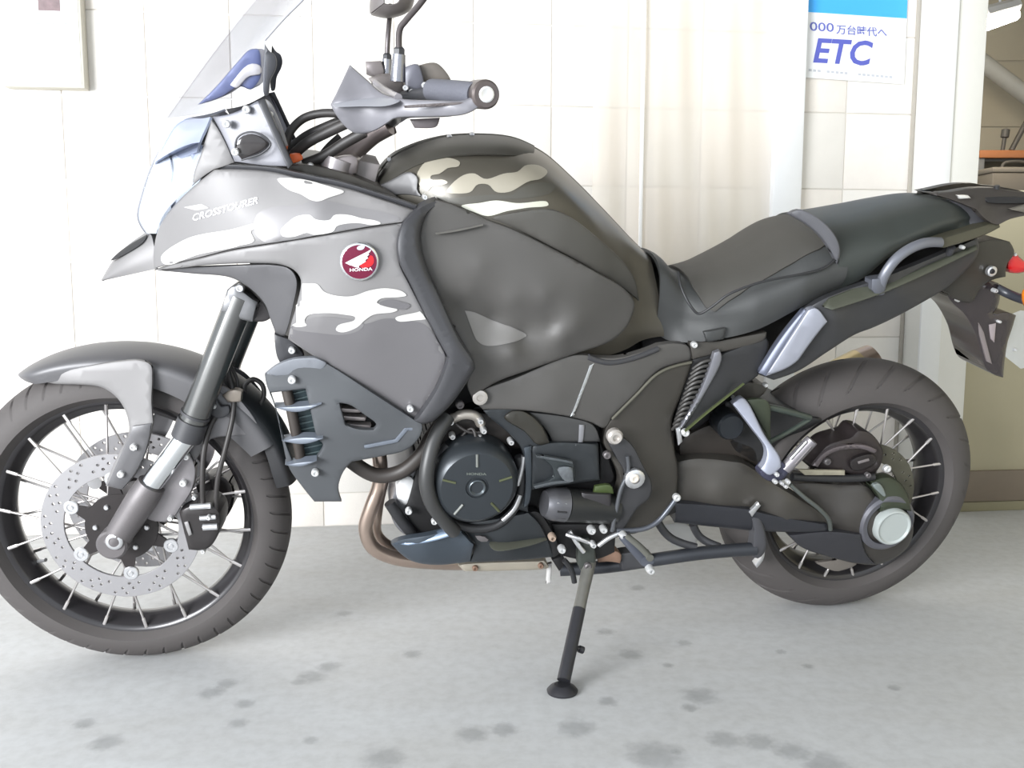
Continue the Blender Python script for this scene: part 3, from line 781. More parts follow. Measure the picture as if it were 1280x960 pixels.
# fork
def axisline(p, q, y): return S(*p, y), S(*q, y)
YF = .104
def fork(side):
    top, bot = S(302, 370, YF), S(234, 545, YF)
    ax_ = S(143, 677, YF+.004); low = S(186, 610, YF)
    d = (bot-top)/np.linalg.norm(bot-top)
    g = Geo().tube([top, bot], .0265, 28, 2)
    g2 = Geo().tube([bot-d*.035, bot+d*.004], .0295, 28, 2).tube([bot-d*.050, bot-d*.045], .0285, 28, 2)
    g3 = Geo().tube([bot, low+(low-bot)*.25], .0215, 28, 2)
    l0 = bot+(low-bot)*.92
    dl = (ax_-l0)/np.linalg.norm(ax_-l0)
    g4 = Geo().tube([l0, l0+dl*.03, ax_-dl*.06, ax_], [.0275, .030, .028, .026], 24, 14)
    g5 = Geo().lathe(ax_, (0, 1, 0), [(-.02, .030), (.016, .030), (.020, .026)], 28)
    k = (lambda q: q) if side > 0 else mirrored
    o = obj('fork_leg', k(g), mat('fork tube grey', (108, 108, 107), .22, .8, var=.02), moto, 40, SL)
    obj('dust_seal', k(g2), trim_b, o, 40, SL); obj('stanchion', k(g3), chrome, o, 40, SL)
    ob = obj('axle_casting', k(g4), castg, o, 40, SL); obj('axle_clamp', k(g5), castg, o, 40, SL)
    ax2 = S(143, 677, YF+.026)
    obj('axle_end', k(Geo().lathe(ax2, (0, 1, 0), [(-.01, .0165), (.002, .0165), (.004, .014), (.004, .010), (-.006, .009)], 24)), alu, o, 40, SL)
    return o
fk = fork(1); fork(-1)
pan('fork_clamp', [(276, 388, 0), (284, 362, 0), (296, 356), (304, 364), (322, 378, 0), (316, 402, 0), (296, 398)], .128, mat('clamp grey', (120, 120, 122), .35, .6), t=.05, R=.006, fr=FS, two=True)
pan('lower_yoke', [(290, 366, 0), (330, 372), (345, 392, 0), (330, 402), (312, 400, 0)], .085, castg, t=.17, R=.005, fr=FS)
bolt(300, 360, .13, 5, fk, alu, fr=FS)
# caliper bracket, caliper and hoses
cb = pan('caliper_bracket', [(176, 610, 0), (196, 594), (214, 572), (232, 564), (244, 584), (240, 612), (226, 634), (214, 650), (196, 652), (182, 646)], .094, mat('bracket pale grey', (132, 128, 130), .45, .4), t=.02, R=.004, fr=FS, two=True)
for q in [(233, 571, 4), (229, 604, 4.5), (213, 648, 3.5), (243, 622, 3)]: bolt(q[0], q[1], .10, q[2], cb, fr=FS)
cal = pan('brake_caliper', [(224, 640, 0), (236, 633), (262, 630), (274, 640), (274, 664), (262, 684), (248, 688, 0), (236, 687, 0), (230, 664)], .108, mat('caliper black', (48, 45, 45), .4, .3, var=.05), t=.075, R=.006, fr=FS, two=True)
for a, b, r in [((238, 634, .112), (264, 632, .112), .006), ((254, 659, .114), (272, 658, .114), .007), ((250, 648, .114), (270, 646, .114), .005)]:
    tub('caliper_pin', [a, b], r, alu, cal, FS)
bolt(261, 647, .118, 3, cal, fr=FS); bolt(254, 689, .10, 3, cal, fr=FS)
pan('caliper_plate', [(230, 653, 0), (235, 652, 0), (240, 668, 0), (236, 670, 0)], .112, mat('pale caliper mark', (150, 148, 148), .4, .4), cal, t=.003, R=.0008, fr=FS)
pan('caliper_half', [(262, 600, 0), (280, 596), (290, 612), (282, 640), (268, 642, 0)], -.02, hubm, t=.07, R=.006, fr=FS)
tub('brake_hose', [(254, 634, .105), (253, 600, .110), (255, 565, .105), (262, 535, .095), (270, 520, .08)], .0052, hose, None, FS)
tub('brake_hose', [(270, 640, .10), (272, 600, .105), (282, 560, .10), (291, 520, .085), (292, 495, .07), (284, 460, .055), (276, 440, .05)], .0050, hose, None, FS)
tub('brake_hose', [(292, 500, .06), (297, 478, .05), (284, 446, .04), (290, 420, .04)], .0036, hose, None, FS)
tub('sensor_cable', [(307, 494, .03), (306, 482, .02), (316, 474, .02), (327, 480, .02), (330, 494, .02), (322, 510, .02)], .0048, hose, None, FS)
jb = pan('hose_junction', [(278, 494, 0), (292, 487), (302, 490, 0), (301, 502, 0), (285, 503, 0)], .082, mat('pale bracket', (150, 140, 130), .45, .4), t=.02, R=.003, fr=FS)
hc = pan('hose_clamp', [(262, 500), (270, 499), (276, 508), (285, 507), (287, 516), (276, 523), (262, 518)], .088, trim_b, t=.02, R=.003, fr=FS)
bolt(268, 508, .090, 2.6, hc, fr=FS)
pan('reflector', [(222, 560, 0), (229, 541, 0), (235, 542, 0), (229, 562, 0)], .075, mat('white reflector', (238, 236, 232), .25), t=.008, R=.002, fr=FS)

# ================================================================== front body
# beak
lof('beak', [[(127, 349, 0), (149, 316, 0), (184, 289, 0)], [(127, 350, .006), (152, 324, .030), (190, 297, .045)], [(127, 350.6, .010), (158, 334, .042), (194, 316, .060)], [(128, 351, .008), (160, 344, .040), (196, 336, .062)]], paint, n=20, mm=12, thick=.004)
pan('beak_intake', [(138, 326), (150, 314), (168, 302), (184, 293, 0), (180, 302), (160, 316)], [(138, 326, .020), (184, 293, .036), (170, 310, .044)], dark_b, t=.006, R=.002)
# headlight: clear lens over a chrome reflector
lensm = mat_clear('headlight lens', (250, 252, 255), .80, .04, (235, 240, 248), .7)
c0 = [(184, 293, 0), (173, 273, 0), (178, 243, 0), (192, 203, 0), (204, 182, 0), (214, 168, 0)]
c2 = [(195, 292, .060), (203, 270, .092), (221, 248, .117), (245, 226, .132), (254, 206, .136), (262, 190, .138)]
c1 = [(185, 292, .032), (181, 270, .056), (192, 243, .074), (212, 209, .086), (224, 190, .090), (234, 177, .09)]
hl = lof('headlight', [c0, c1, c2], lensm, n=30, mm=12, thick=.003)
obj('lens_rim', Geo().tube([P(*q) for q in c0], .0022, 8), mat('lens rim grey', (96, 98, 106), .4), hl)
refl = mat('reflector chrome', (240, 241, 244), .16, .9, var=.02)
lof('reflector', [[(p[0]+9, p[1], 0) for p in c0], [(p[0]+11, p[1], max(p[2]-.012, 0)) for p in c1], [(p[0]+4, p[1]+1, p[2]-.02) for p in c2]], refl, hl, n=26, mm=10, thick=.003)
bezel_grey = mat('lamp bezel blue grey', (128, 136, 160), .3, .4)  # blue-grey of the inner lamp parts
pan('bezel', [(239, 186), (250, 180), (255, 184), (250, 198), (243, 208), (240, 200)], .120, bezel_grey, hl, t=.008, R=.002)
pan('bezel', [(204, 258), (212, 244), (224, 233), (229, 236), (222, 247), (208, 262)], .092, bezel_grey, hl, t=.008, R=.002)
pan('bezel_bar', [(193, 203, 0), (214, 190), (238, 180), (254, 178, 0), (253, 182), (236, 185), (214, 196), (194, 207, 0)], [(193, 203, .05), (254, 178, .125), (220, 190, .105)], bezel_grey, hl, t=.006, R=.001)
bowl = Geo().lathe(P(214, 222, .062), (.92, .25, .1), [(-.03, .012), (-.012, .03), (.004, .04), (.006, .042)], 28, caps=False)
obj('lamp_bowl', bowl, refl, hl, 50, weld=True)
lof('headlight_visor', [[(192, 204, 0), (206, 176, 0), (218, 157, 0), (236, 147, 0)], [(208, 204, .066), (222, 180, .074), (240, 158, .078), (252, 148, .075)], [(246, 190, .130), (250, 176, .134), (258, 158, .130), (263, 146, .122)]], mat('visor blue grey', (150, 158, 178), .28, .25), n=20, mm=10, thick=.004)
# windscreen
clear = mat_clear('clear windscreen', (252, 253, 255), .985, .30, (92, 88, 92), .75, .25, .12)
ws = lof('windscreen', [[(206, 146, 0), (230, 112, 0), (262, 68, 0), (300, 20, 0), (325, -10, 0), (352, -42, 0)],
                   [(238, 148, .10), (262, 112, .11), (288, 72, .115), (320, 25, .115), (345, -8, .11), (372, -40, .10)],
                   [(288, 140, .155), (304, 105, .165), (310, 62, .168), (335, 25, .165), (358, -3, .16), (390, -38, .15)],
                   [(330, 120, .172), (334, 92, .178), (331, 50, .182), (356, 22, .178), (378, 0, .172), (408, -34, .16)]], clear, n=40, mm=18, thick=.004)
edge = mat('screen edge grey', (170, 170, 176), .3)
for y in (1,):
    g = Geo().tube([P(a, b, y_) for a, b, y_ in [(331, 50, .182), (356, 22, .178), (378, 0, .172), (408, -34, .16)]], .0022, 8)
    obj('screen_edge', g if y > 0 else mirrored(g), edge, ws)
pan('instrument_panel', [(247, 131, 0), (271, 107), (298, 76), (312, 62), (324, 62), (327, 78), (326, 98), (314, 112), (300, 108), (276, 122)], .085, mat('instrument blue grey', (92, 100, 138), .35, .1), t=.17, R=.006)
pan('instrument_bezel', [(288, 106, 0), (312, 80), (325, 82), (326, 92), (310, 96), (296, 110)], .090, mat('instrument silver', (196, 190, 188), .4, .3), t=.01, R=.002)
pan('screen_bracket', [(331, 55, 0), (337, 64), (343, 68), (346, 78), (344, 88), (338, 100), (335, 119), (331, 120)], .12, trim_b, t=.01, R=.003, two=True)
# cowl stay with turn signal recess
ip = pan('inner_fairing', [(266, 146, 0), (292, 141), (322, 126, 0), (331, 139), (346, 172), (361, 208, 0), (330, 207), (293, 202, 0), (279, 172)], [(266, 146, .125), (322, 126, .165), (361, 208, .185), (293, 202, .15)], mat('fairing grey', (116, 116, 122), .42, .15), t=.012, R=.004, two=True)
ts = pan('turn_signal', [(294, 190, 0), (298, 174), (311, 167), (326, 170), (337, 180), (328, 189), (312, 196), (302, 199, 0)], .182, mat('smoked lens', (48, 44, 44), .15, coat=.5), ip, t=.02, R=.006)
tub('signal_rim', [(294, 190, .178), (297, 172, .178), (312, 165, .182), (328, 169, .186), (338, 180, .188), (328, 191, .186), (312, 197, .182), (302, 200, .178)], .0016, trim_b, ip)
bolt(283, 155, .155, 4.2, ip); bolt(308, 137, .166, 4.2, ip); bolt(294, 190, .186, 4, ip)
pan('fairing_edge', [(322, 126, 0), (331, 124, 0), (366, 205, 0), (360, 211, 0)], [(322, 126, .17), (366, 205, .195), (331, 124, .168)], trim_b, ip, t=.016, R=.003, two=True)
pan('stay_plate', [(331, 124, 0), (337, 128), (352, 158), (360, 182, 0), (354, 184, 0)], .13, mat('stay grey', (150, 148, 150), .45, .2), t=.012, R=.002)
bolt(338, 143, .138, 3, ip); bolt(341, 155, .14, 3, ip)
# upper cowl
cy = [(192, 333, .062), (198, 290, .075), (216, 259, .105), (240, 235, .130), (268, 212, .148), (340, 216, .175), (430, 236, .205), (518, 264, .225), (503, 277, .238), (420, 291, .235), (340, 304, .218), (250, 322, .150), (300, 265, .190), (400, 262, .222)]
uc = pan('upper_cowl', [(192, 336, 0), (192, 315), (198, 287), (216, 259), (240, 235), (268, 212, 0), (300, 212), (340, 215), (385, 226), (431, 235), (479, 250), (518, 263, 0), (503, 278, 0), (460, 284), (420, 291), (340, 304), (290, 312), (250, 322), (215, 330)], cy, paint, t=.015, R=.005, s=8, two=True)
pan('cowl_trim', [(266, 205, 0), (300, 206), (340, 209), (388, 219), (434, 229), (482, 244), (521, 257, 0), (519, 265, 0), (479, 251), (431, 236), (385, 227), (340, 216), (300, 213), (268, 213, 0)], [(266, 205, .140), (340, 212, .168), (430, 232, .195), (519, 260, .215)], trim_b, t=.02, R=.003, two=True)
by = [(192, 336, .064), (250, 323, .155), (300, 320, .195), (340, 306, .220), (420, 292, .238), (503, 278, .240), (360, 335, .222), (450, 330, .252), (500, 330, .252), (400, 400, .235), (460, 420, .245), (530, 400, .252), (558, 447, .250), (545, 485, .236), (520, 525, .215), (440, 476, .215), (360, 424, .195), (374, 345, .222)]
sc = pan('side_cowl', [(193, 338, 0), (215, 331), (250, 323), (290, 313), (340, 305), (420, 292), (503, 279, 0), (498, 303), (500, 330), (512, 355), (535, 400), (559, 447, 0), (545, 485), (520, 526, 0), (490, 508), (430, 470), (360, 424, 0), (364, 405), (370, 385), (376, 350), (368, 338), (352, 331), (324, 329), (264, 331), (215, 336)], by, paint, t=.016, R=.006, s=8, two=True)
bolt(513, 511, .228, 4, sc)
pan('inner_cowl', [(197, 338, 0), (240, 334), (290, 332), (340, 331), (362, 336), (371, 350), (366, 386), (360, 410), (356, 420, 0), (346, 420, 0), (339, 402), (331, 380), (312, 360), (288, 347), (240, 342)], [(197, 338, .05), (290, 334, .165), (345, 345, .195), (356, 415, .175), (310, 358, .165)], paint_d, t=.012, R=.004, two=True)
pan('cowl_liner', [(286, 340, 0), (360, 330, 0), (400, 380, 0), (420, 470, 0), (378, 452, 0), (345, 418, 0), (332, 385)], .10, panelg, t=.02, R=.002, two=True)
# camouflage prints, painted highlights, lettering and wing badge
camo_highlight_l = mat('camo and highlight pale grey', (190, 188, 184), .45, .05, var=.02); camo_d = mat('camo dark grey', (104, 102, 104), .4, .2, var=.02); camo_m = mat('camo mid grey', (118, 116, 117), .4, .2, var=.02)
def camo(t, m, pts, name='camo_highlight_patch'): return decal(name, pts, t, m, .0007 if m in (camo_m, camo_d) else .0013, s=5)
camo(uc, camo_highlight_l, [(347, 224), (372, 224), (410, 233), (430, 240), (412, 247), (398, 252), (388, 250), (376, 243), (362, 238), (350, 229)])  # pale patch with the top ridge highlight put into its colour
camo(uc, camo_m, [(322, 268), (345, 258), (372, 257), (398, 250), (440, 258), (490, 268), (500, 274), (470, 281), (420, 289), (360, 300), (330, 302), (318, 288)])
pal2 = decal('camo_highlight_patch', [(351, 288), (358, 280), (370, 271), (388, 269), (394, 274), (412, 275), (418, 269), (437, 269), (452, 273), (470, 276), (476, 279), (467, 281), (443, 279), (421, 283), (417, 289), (391, 293), (384, 291), (367, 296), (353, 295)], uc, camo_highlight_l, .0014)
camo(uc, camo_highlight_l, [(202, 321), (235, 298), (288, 287), (326, 279), (324, 284), (314, 289), (318, 301), (300, 307), (250, 318), (206, 330)])  # highlight along the lower cowl, painted as a pale patch
camo(sc, camo_d, [(362, 417), (364, 409), (380, 405), (420, 402), (455, 405), (482, 398), (509, 401), (530, 405), (546, 425), (556, 447), (543, 484), (520, 522), (490, 504), (430, 466), (364, 423)])
decal('camo_highlight_patch', [(366, 410), (381, 401), (400, 396), (440, 400), (455, 405), (450, 412), (430, 418), (400, 416)], sc, camo_m, .0012)
pb = decal('camo_highlight_patch', [(366, 406), (372, 357), (385, 354), (397, 355), (405, 364), (419, 369), (440, 370), (461, 363), (482, 360), (503, 364), (508, 369), (500, 371), (476, 373), (471, 378), (485, 382), (497, 387), (491, 390), (467, 393), (456, 400), (446, 409), (428, 415), (420, 412), (423, 406), (443, 400), (444, 396), (431, 393), (409, 391), (385, 394), (381, 402), (384, 406), (378, 408)], sc, camo_highlight_l, .0016)
decal('camo_highlight_patch', [(494, 397), (521, 390), (532, 387), (537, 397), (520, 400), (497, 401)], sc, camo_highlight_l, .0016)
decal('camo_highlight_patch', [(473, 379), (485, 374), (503, 377), (513, 381), (508, 386), (492, 385)], sc, camo_d, .0020)
lett = mat('pale lettering', (232, 232, 234), .35, .2)
letter_decal('CROSSTOURER', 240.5, 276.5, (11.9, -3.25), (-1, -11.6), uc, lett, .012, .22)
decal('arrow_mark', [(230, 259, 0), (252, 255, 0), (262, 260, 0), (246, 263, 0)], uc, paint_l, smooth=False)
# badge
bc = P(449.3, 326.5, .2535)
bdg = obj('wing_badge', Geo().lathe(bc, (.03, 1, -.02), [(-.004, .0330), (.0035, .0330), (.0055, .0312), (.006, .0290)], 48), chrome, moto, 40)
gface = Geo().lathe(bc, (.03, 1, -.02), [(.0035, .0296), (.0062, .0293), (.0070, .020), (.0074, .010)], 48)
o_geo['badge_face'] = gface; bf = obj('badge_face', gface, mat('badge crimson', (106, 26, 54), .25, .2), bdg, 60); o_geo[bf.name] = gface
decal('badge_base_and_glint', [(430.5, 337, 0), (440, 343), (452, 346), (462, 342), (469, 335, 0), (466, 342), (460, 347), (450, 349.5), (440, 347), (434, 343)], bf, mat('badge violet', (96, 58, 96), .25, .3), .0006)
decal('badge_base_and_glint', [(446, 309.5), (451, 306.5), (456, 308), (453, 312), (447, 312)], bf, mat('badge sky glint', (210, 214, 228), .2, .5), .0006)  # sky glint painted on the badge face in a pale tone
wht = mat('badge white', (244, 244, 244), .3)
decal('wing', [(431.5, 328.5, 0), (440, 324), (449, 319.5), (456, 316), (463.8, 311.8, 0), (462, 315.5), (460, 317), (461.3, 318, 0), (458.5, 321), (460, 322.5, 0), (456.5, 325), (457, 327, 0), (452, 330), (448, 332.5), (449, 334.5, 0), (443, 333.5), (439.5, 331.5), (436, 331), (434, 329.5)], bf, wht, .0009, s=3)
decal('badge_scarlet', [(449.5, 331.8, 0), (455, 329), (459, 325.5), (463, 319), (466.5, 321), (467, 329), (462, 333.5), (452, 334.5, 0)], bf, mat('badge scarlet', (206, 36, 44), .25, .1), .0006, s=3)
letter_decal('HONDA', 436.8, 339.2, (7.6, -.4), (0, -5.2), bf, wht, .02, off=.0011)
# boomerang frame trim
trim = pan('fairing_trim', [(546, 249, 0), (532, 254), (514, 266), (502, 281), (496, 304), (499, 328), (512, 354), (534, 399), (560, 447, 0), (546, 484), (518, 526, 0), (530, 530), (544, 525, 0), (566, 503), (594, 461, 0), (592, 450), (575, 424), (551, 372), (534, 335), (526, 305), (527, 284), (536, 266), (552, 256, 0)],
   [(546, 249, .215), (502, 281, .255), (497, 320, .268), (560, 447, .276), (520, 526, .245), (590, 455, .27), (540, 350, .262), (528, 290, .25), (545, 256, .22)], trim_b, t=.045, R=.013, s=7, two=True)
bolt(531, 246, .215, 3, trim, h=.008)

# ================================================================== radiator, shrouds
shy = [(333, 470, .175), (365, 450, .205), (420, 467, .222), (510, 530, .225), (440, 575, .205), (410, 620, .175), (350, 545, .18), (385, 540, .205), (440, 520, .226)]
shr = pan('radiator_shroud', [(331, 468, 0), (347, 456), (366, 449), (393, 446, 0), (420, 461), (463, 489), (517, 524, 0), (528, 531), (523, 549), (506, 563), (478, 570), (440, 577, 0), (429, 590), (423, 609), (427, 627, 0), (393, 627, 0), (376, 606), (361, 584), (353, 552), (344, 510), (333, 480)], shy, mat('shroud grey', (74, 76, 79), .5, .1, var=.03), t=.014, R=.004, s=8,
   holes=[[(338, 491, 0), (382, 486, 0), (389, 517), (397, 548), (404, 556), (396, 571), (386, 580, 0), (367, 579, 0), (354, 545), (345, 512)], [(424, 504, 0), (437, 506), (455, 518), (471, 531), (467, 537, 0), (447, 536), (432, 531, 0)]], two=True)
fin_m = mat('pale fin grey', (108, 114, 124), .4, .2)
for a, b in [(((343, 509), (372, 515)), ((402, 505), (372, 508))), (((352, 551), (380, 555)), ((404, 548), (378, 547))), (((356, 581), (376, 583)), ((396, 576), (376, 578)))]:
    pan('shroud_fin', [a[0]+(0,), a[1], b[0]+(0,), b[1]], [(343, 510, .18), (404, 548, .225), (352, 580, .185), (400, 505, .225)], fin_m, shr, t=.03, R=.003)
pan('shroud_line', [(455, 557, 0), (494, 549, 0), (506, 535, 0), (525, 534, 0), (524, 537, 0), (509, 539, 0), (497, 553, 0), (456, 561, 0)], [(455, 557, .221), (525, 535, .226), (494, 549, .223)], fin_m, shr, t=.004, R=.001)
for q in [(365, 475, .208), (394, 591, .195)]: bolt(q[0], q[1], q[2], 4.5, shr)
rad = pan('radiator', [(352, 480, 0), (388, 470, 0), (410, 590, 0), (372, 592, 0)], .165, mat('radiator teal black', (48, 62, 66), .45, .2), t=.33, R=.004)
for k in range(14):
    t = k/13; pan('radiator_rib', [(357+18*t, 486+100*t*.98, 0), (389+18*t, 478+100*t, 0), (389+18*t, 480+100*t, 0), (357+18*t, 488+100*t*.98, 0)], .168, mat('radiator rib', (84, 98, 100), .4, .4), rad, t=.004, R=.0006)
tub('radiator_hose', [(358, 486, .172), (366, 520, .176), (376, 575, .172)], .010, mat('radiator tank', (56, 50, 46), .5), rad)
for k in range(3): pan('intake_slat', [(422+6*k, 510+10*k, 0), (452+6*k, 512+10*k, 0), (450+6*k, 516+10*k, 0), (424+6*k, 515+10*k, 0)], .19, mat('pale slat', (168, 160, 158), .4, .4), shr, t=.02, R=.001)
pan('intake_backing', [(410, 490, 0), (490, 520, 0), (480, 560, 0), (415, 550, 0)], .165, dark_b, t=.02, R=.002, two=True)
pan('shroud_mount', [(343, 418, 0), (362, 424, 0), (380, 446), (372, 452), (352, 456, 0), (346, 445)], .175, trim_b, t=.02, R=.003, two=True)
bolt(365, 438, .182, 4, shr)

# ================================================================== tank and seat
def yy(pts, y): return [(p[0], p[1], v) for p, v in zip(pts, y)]
tank = lof('fuel_tank', [
  [(466, 232, 0), (484, 203, 0), (512, 186, 0), (556, 171, 0), (600, 168, 0), (640, 172, 0), (678, 189, 0), (716, 222, 0), (760, 267, 0), (790, 299, 0), (812, 320, 0)],
  [(465, 236, .055), (488, 212, .075), (520, 198, .09), (560, 188, .10), (602, 185, .105), (644, 190, .105), (685, 208, .10), (722, 240, .09), (762, 281, .075), (790, 309, .06), (815, 329, .05)],
  [(464, 240, .080), (488, 230, .105), (522, 218, .135), (560, 214, .160), (604, 216, .172), (650, 222, .174), (696, 242, .165), (735, 275, .145), (768, 310, .115), (792, 335, .09), (820, 352, .078)],
  [(464, 243, .084), (488, 244, .112), (525, 246, .148), (560, 252, .178), (604, 268, .196), (650, 282, .200), (700, 300, .190), (740, 325, .168), (772, 350, .135), (795, 372, .105), (826, 382, .09)],
  [(466, 246, .080), (490, 252, .110), (528, 264, .150), (560, 285, .178), (604, 315, .195), (650, 340, .198), (700, 368, .188), (742, 392, .165), (776, 405, .135), (800, 412, .11), (830, 404, .095)],
  [(470, 249, .070), (495, 262, .10), (532, 285, .135), (565, 330, .155), (608, 385, .17), (655, 430, .172), (705, 450, .165), (745, 448, .145), (782, 437, .125), (804, 425, .105), (833, 420, .095)]], tankp, n=56, mm=26, thick=.004)
tc_ = lof('tank_cover', [
  [(470, 226, 0), (486, 200, 0), (513, 184, 0), (556, 169.5, 0), (600, 166.5, 0), (640, 170.5, 0), (668, 182, 0)],
  [(468, 232, .060), (490, 208, .078), (520, 194, .092), (560, 184, .103), (602, 181, .107), (640, 184, .106), (668, 189, .06)],
  [(466, 238, .082), (490, 224, .105), (520, 207, .118), (558, 196, .131), (602, 192, .138), (638, 194, .128), (666, 194, .08)]], mat('matte tank cover', (58, 56, 51), .5, 0, var=.04), n=40, mm=10, thick=.003)
pan('tank_snout', [(464, 236, 0), (488, 226), (512, 215), (522, 222), (522, 238), (530, 247, 0), (505, 243), (482, 246, 0)], [(464, 236, .092), (490, 228, .118), (522, 222, .148), (530, 247, .160), (482, 246, .112)], mat('snout grey', (92, 91, 92), .42, .1), tank, t=.01, R=.003, two=True)
for q in [(562, 168), (590, 165), (486, 196)]: bolt(q[0], q[1]+3, .02, 3, tc_, alu)
kn = pan('knee_pad', [(606, 273, 0), (646, 265), (688, 262), (714, 272), (742, 293), (772, 320), (792, 346), (799, 377, 0), (780, 361), (747, 341), (693, 311), (640, 285)], [(606, 273, .198), (688, 264, .205), (714, 274, .200), (742, 293, .190), (772, 322, .160), (799, 375, .125), (747, 341, .185), (693, 311, .206), (700, 285, .206)], mat('knee pad grey', (72, 70, 66), .5, .05), t=.012, R=.004, two=True)
olive_l = mat('camo sand', (158, 152, 138), .38, .1)
def s3(L): return [(460+x/3, 160+y/3) for x, y in L]
decal('camo_highlight_patch', s3([(183, 180), (213, 132), (258, 116), (310, 115), (345, 130), (340, 145), (300, 152), (270, 172), (237, 180), (237, 193), (285, 195), (300, 205), (280, 215), (240, 220), (225, 236), (205, 226), (188, 204)]), tank, olive_l, .0012)
decal('camo_highlight_patch', s3([(295, 240), (320, 205), (365, 175), (400, 172), (440, 192), (510, 172), (560, 165), (590, 142), (640, 142), (672, 165), (650, 190), (600, 202), (565, 222), (530, 240), (480, 240), (450, 213), (410, 213), (385, 240), (330, 246)]), tank, olive_l, .0012)
decal('camo_highlight_patch', s3([(350, 292), (420, 281), (480, 272), (560, 282), (670, 277), (675, 290), (600, 299), (520, 312), (450, 330), (400, 316)]), tank, mat('camo reflection bright', (204, 204, 190), .3, .15), .0012)  # lower tank patch, with a bright reflection put into its colour
decal('camo_highlight_patch', s3([(240, 250), (300, 262), (390, 255), (470, 250), (540, 250), (575, 225), (640, 205), (700, 215), (690, 240), (600, 262), (480, 268), (360, 286), (290, 276)]), tank, mat('camo olive shade', (82, 80, 74), .4, .2), .0008)
sp = pan('side_panel', [(545, 250, 0), (562, 254), (607, 274), (640, 286), (693, 312), (747, 341), (780, 361), (793, 378), (790, 395), (780, 413), (760, 428), (717, 443), (660, 463), (620, 478), (590, 497, 0), (584, 480), (592, 455, 0), (575, 424), (556, 388), (537, 347), (525, 308), (527, 282), (535, 264)],
   [(545, 250, .215), (607, 274, .212), (693, 312, .215), (747, 341, .205), (793, 378, .160), (780, 413, .168), (717, 443, .190), (620, 478, .205), (590, 495, .21), (527, 290, .232), (550, 370, .236), (585, 440, .232), (600, 330, .240), (680, 370, .236), (575, 385, .212), (615, 398, .196), (655, 418, .196), (690, 405, .205), (640, 440, .232), (700, 420, .226), (585, 365, .232), (640, 375, .232), (718, 405, .222)], panelg, t=.014, R=.005, s=7, two=True)
decal('side_vent', [(581, 388, 0), (593, 390), (615, 400), (645, 411), (658, 419), (652, 424), (633, 430), (607, 432), (596, 426), (588, 408)], sp, mat('vent grey', (122, 120, 118), .6, .1, bump=.3, bscale=1500), .0015)
pan('panel_crease', [(544, 291, 0), (570, 287), (604, 280, 0), (604, 282, 0), (570, 289.5), (545, 293, 0)], [(544, 291, .236), (604, 280, .222), (570, 288, .234)], mat('crease grey', (104, 102, 98), .45), sp, t=.003, R=.0008)
# seat
def section_skin(name, top, base, width, x_n, m, parent=None, t1=None, lift=0.0, ang=50, drop=.042):
    """saddle-like skin: crown line and lower edge given by sight lines, half width by (px, w)"""
    T = np.array([P(a, b, 0) for a, b in top]); T = cr(T, 80)
    Bq = np.array([P(a, b, y) for a, b, y in base]); Bq = cr(Bq, 80)
    xs = np.linspace(max(T[-1, 0], Bq[-1, 0]), min(T[0, 0], Bq[0, 0]), x_n)[::-1] if T[0, 0] > T[-1, 0] else None
    zc = np.interp(-xs, -T[:, 0], T[:, 2]); zb = np.interp(-xs, -Bq[:, 0], Bq[:, 2]); yb = np.interp(-xs, -Bq[:, 0], Bq[:, 1])
    rows = []
    for i, x in enumerate(xs):
        u = i/(x_n-1); w = np.interp(u, [q[0] for q in width], [q[1] for q in width]); d = drop*min(1, w/.14)
        h = max(zc[i]-zb[i], .02); d = min(d, h*.45)
        pr_ = np.array([(0, zc[i]), (.38*w, zc[i]-.1*d), (.68*w, zc[i]-.42*d), (.90*w, zc[i]-d), (w, zc[i]-d-(h-d)*.30), (w*.99+yb[i]*.01, zc[i]-d-(h-d)*.62), (yb[i], zb[i])])
        S_ = cr(pr_, 40)
        n = np.gradient(S_, axis=0); n = np.stack([-n[:, 1], n[:, 0]], 1); n /= np.linalg.norm(n, axis=1)[:, None]
        S_ = S_+n*lift
        tt = 1.0 if t1 is None else np.interp(u, [q[0] for q in t1], [q[1] for q in t1])
        q = np.linspace(0, tt, 22)*39
        y = np.interp(q, range(40), S_[:, 0]); z = np.interp(q, range(40), S_[:, 1])
        rows.append(np.stack([np.full(22, x), y, z], 1))
    C = [np.array([rows[i][j] for i in range(x_n)]) for j in range(22)]
    g = Geo()
    S2 = np.array(C).transpose(1, 0, 2); n_, m_ = S2.shape[:2]; v = S2.reshape(-1, 3)
    f = [(i*m_+j, i*m_+j+1, (i+1)*m_+j+1, (i+1)*m_+j) for i in range(n_-1) for j in range(m_-1)]
    a, b, c = v[f[200][0]], v[f[200][1]], v[f[200][3]]
    if np.cross(b-a, c-a)@np.array([0, .3, 1]) < 0: f = [q[::-1] for q in f]
    g.add(v, f).add(v*np.array([1, -1, 1]), [q[::-1] for q in f])
    V = g.V(); k = len(V); N = np.zeros_like(V); Q = np.array(g.f); fn = np.cross(V[Q[:, 2]]-V[Q[:, 0]], V[Q[:, 3]]-V[Q[:, 1]])
    for r in range(4): np.add.at(N, Q[:, r], fn)
    N /= np.maximum(np.linalg.norm(N, axis=1), 1e-12)[:, None]
    e = {}
    fs = list(g.f)+[tuple(i+k for i in q[::-1]) for q in g.f]
    # rim: unmatched edges except the shared centre line
    for q in g.f:
        for r in range(4): e[(q[r], q[(r+1) % 4])] = 1
    ctr = np.abs(V[:, 1]) < 1e-6
    fs += [(b_, a_, a_+k, b_+k) for a_, b_ in e if (b_, a_) not in e and not (ctr[a_] and ctr[b_])]
    gg = Geo().add(np.vstack([V, V-N*.006]), fs)
    o_geo[name] = g
    o = obj(name, gg, m, parent or moto, ang, weld=True); o_geo[o.name] = g
    return o
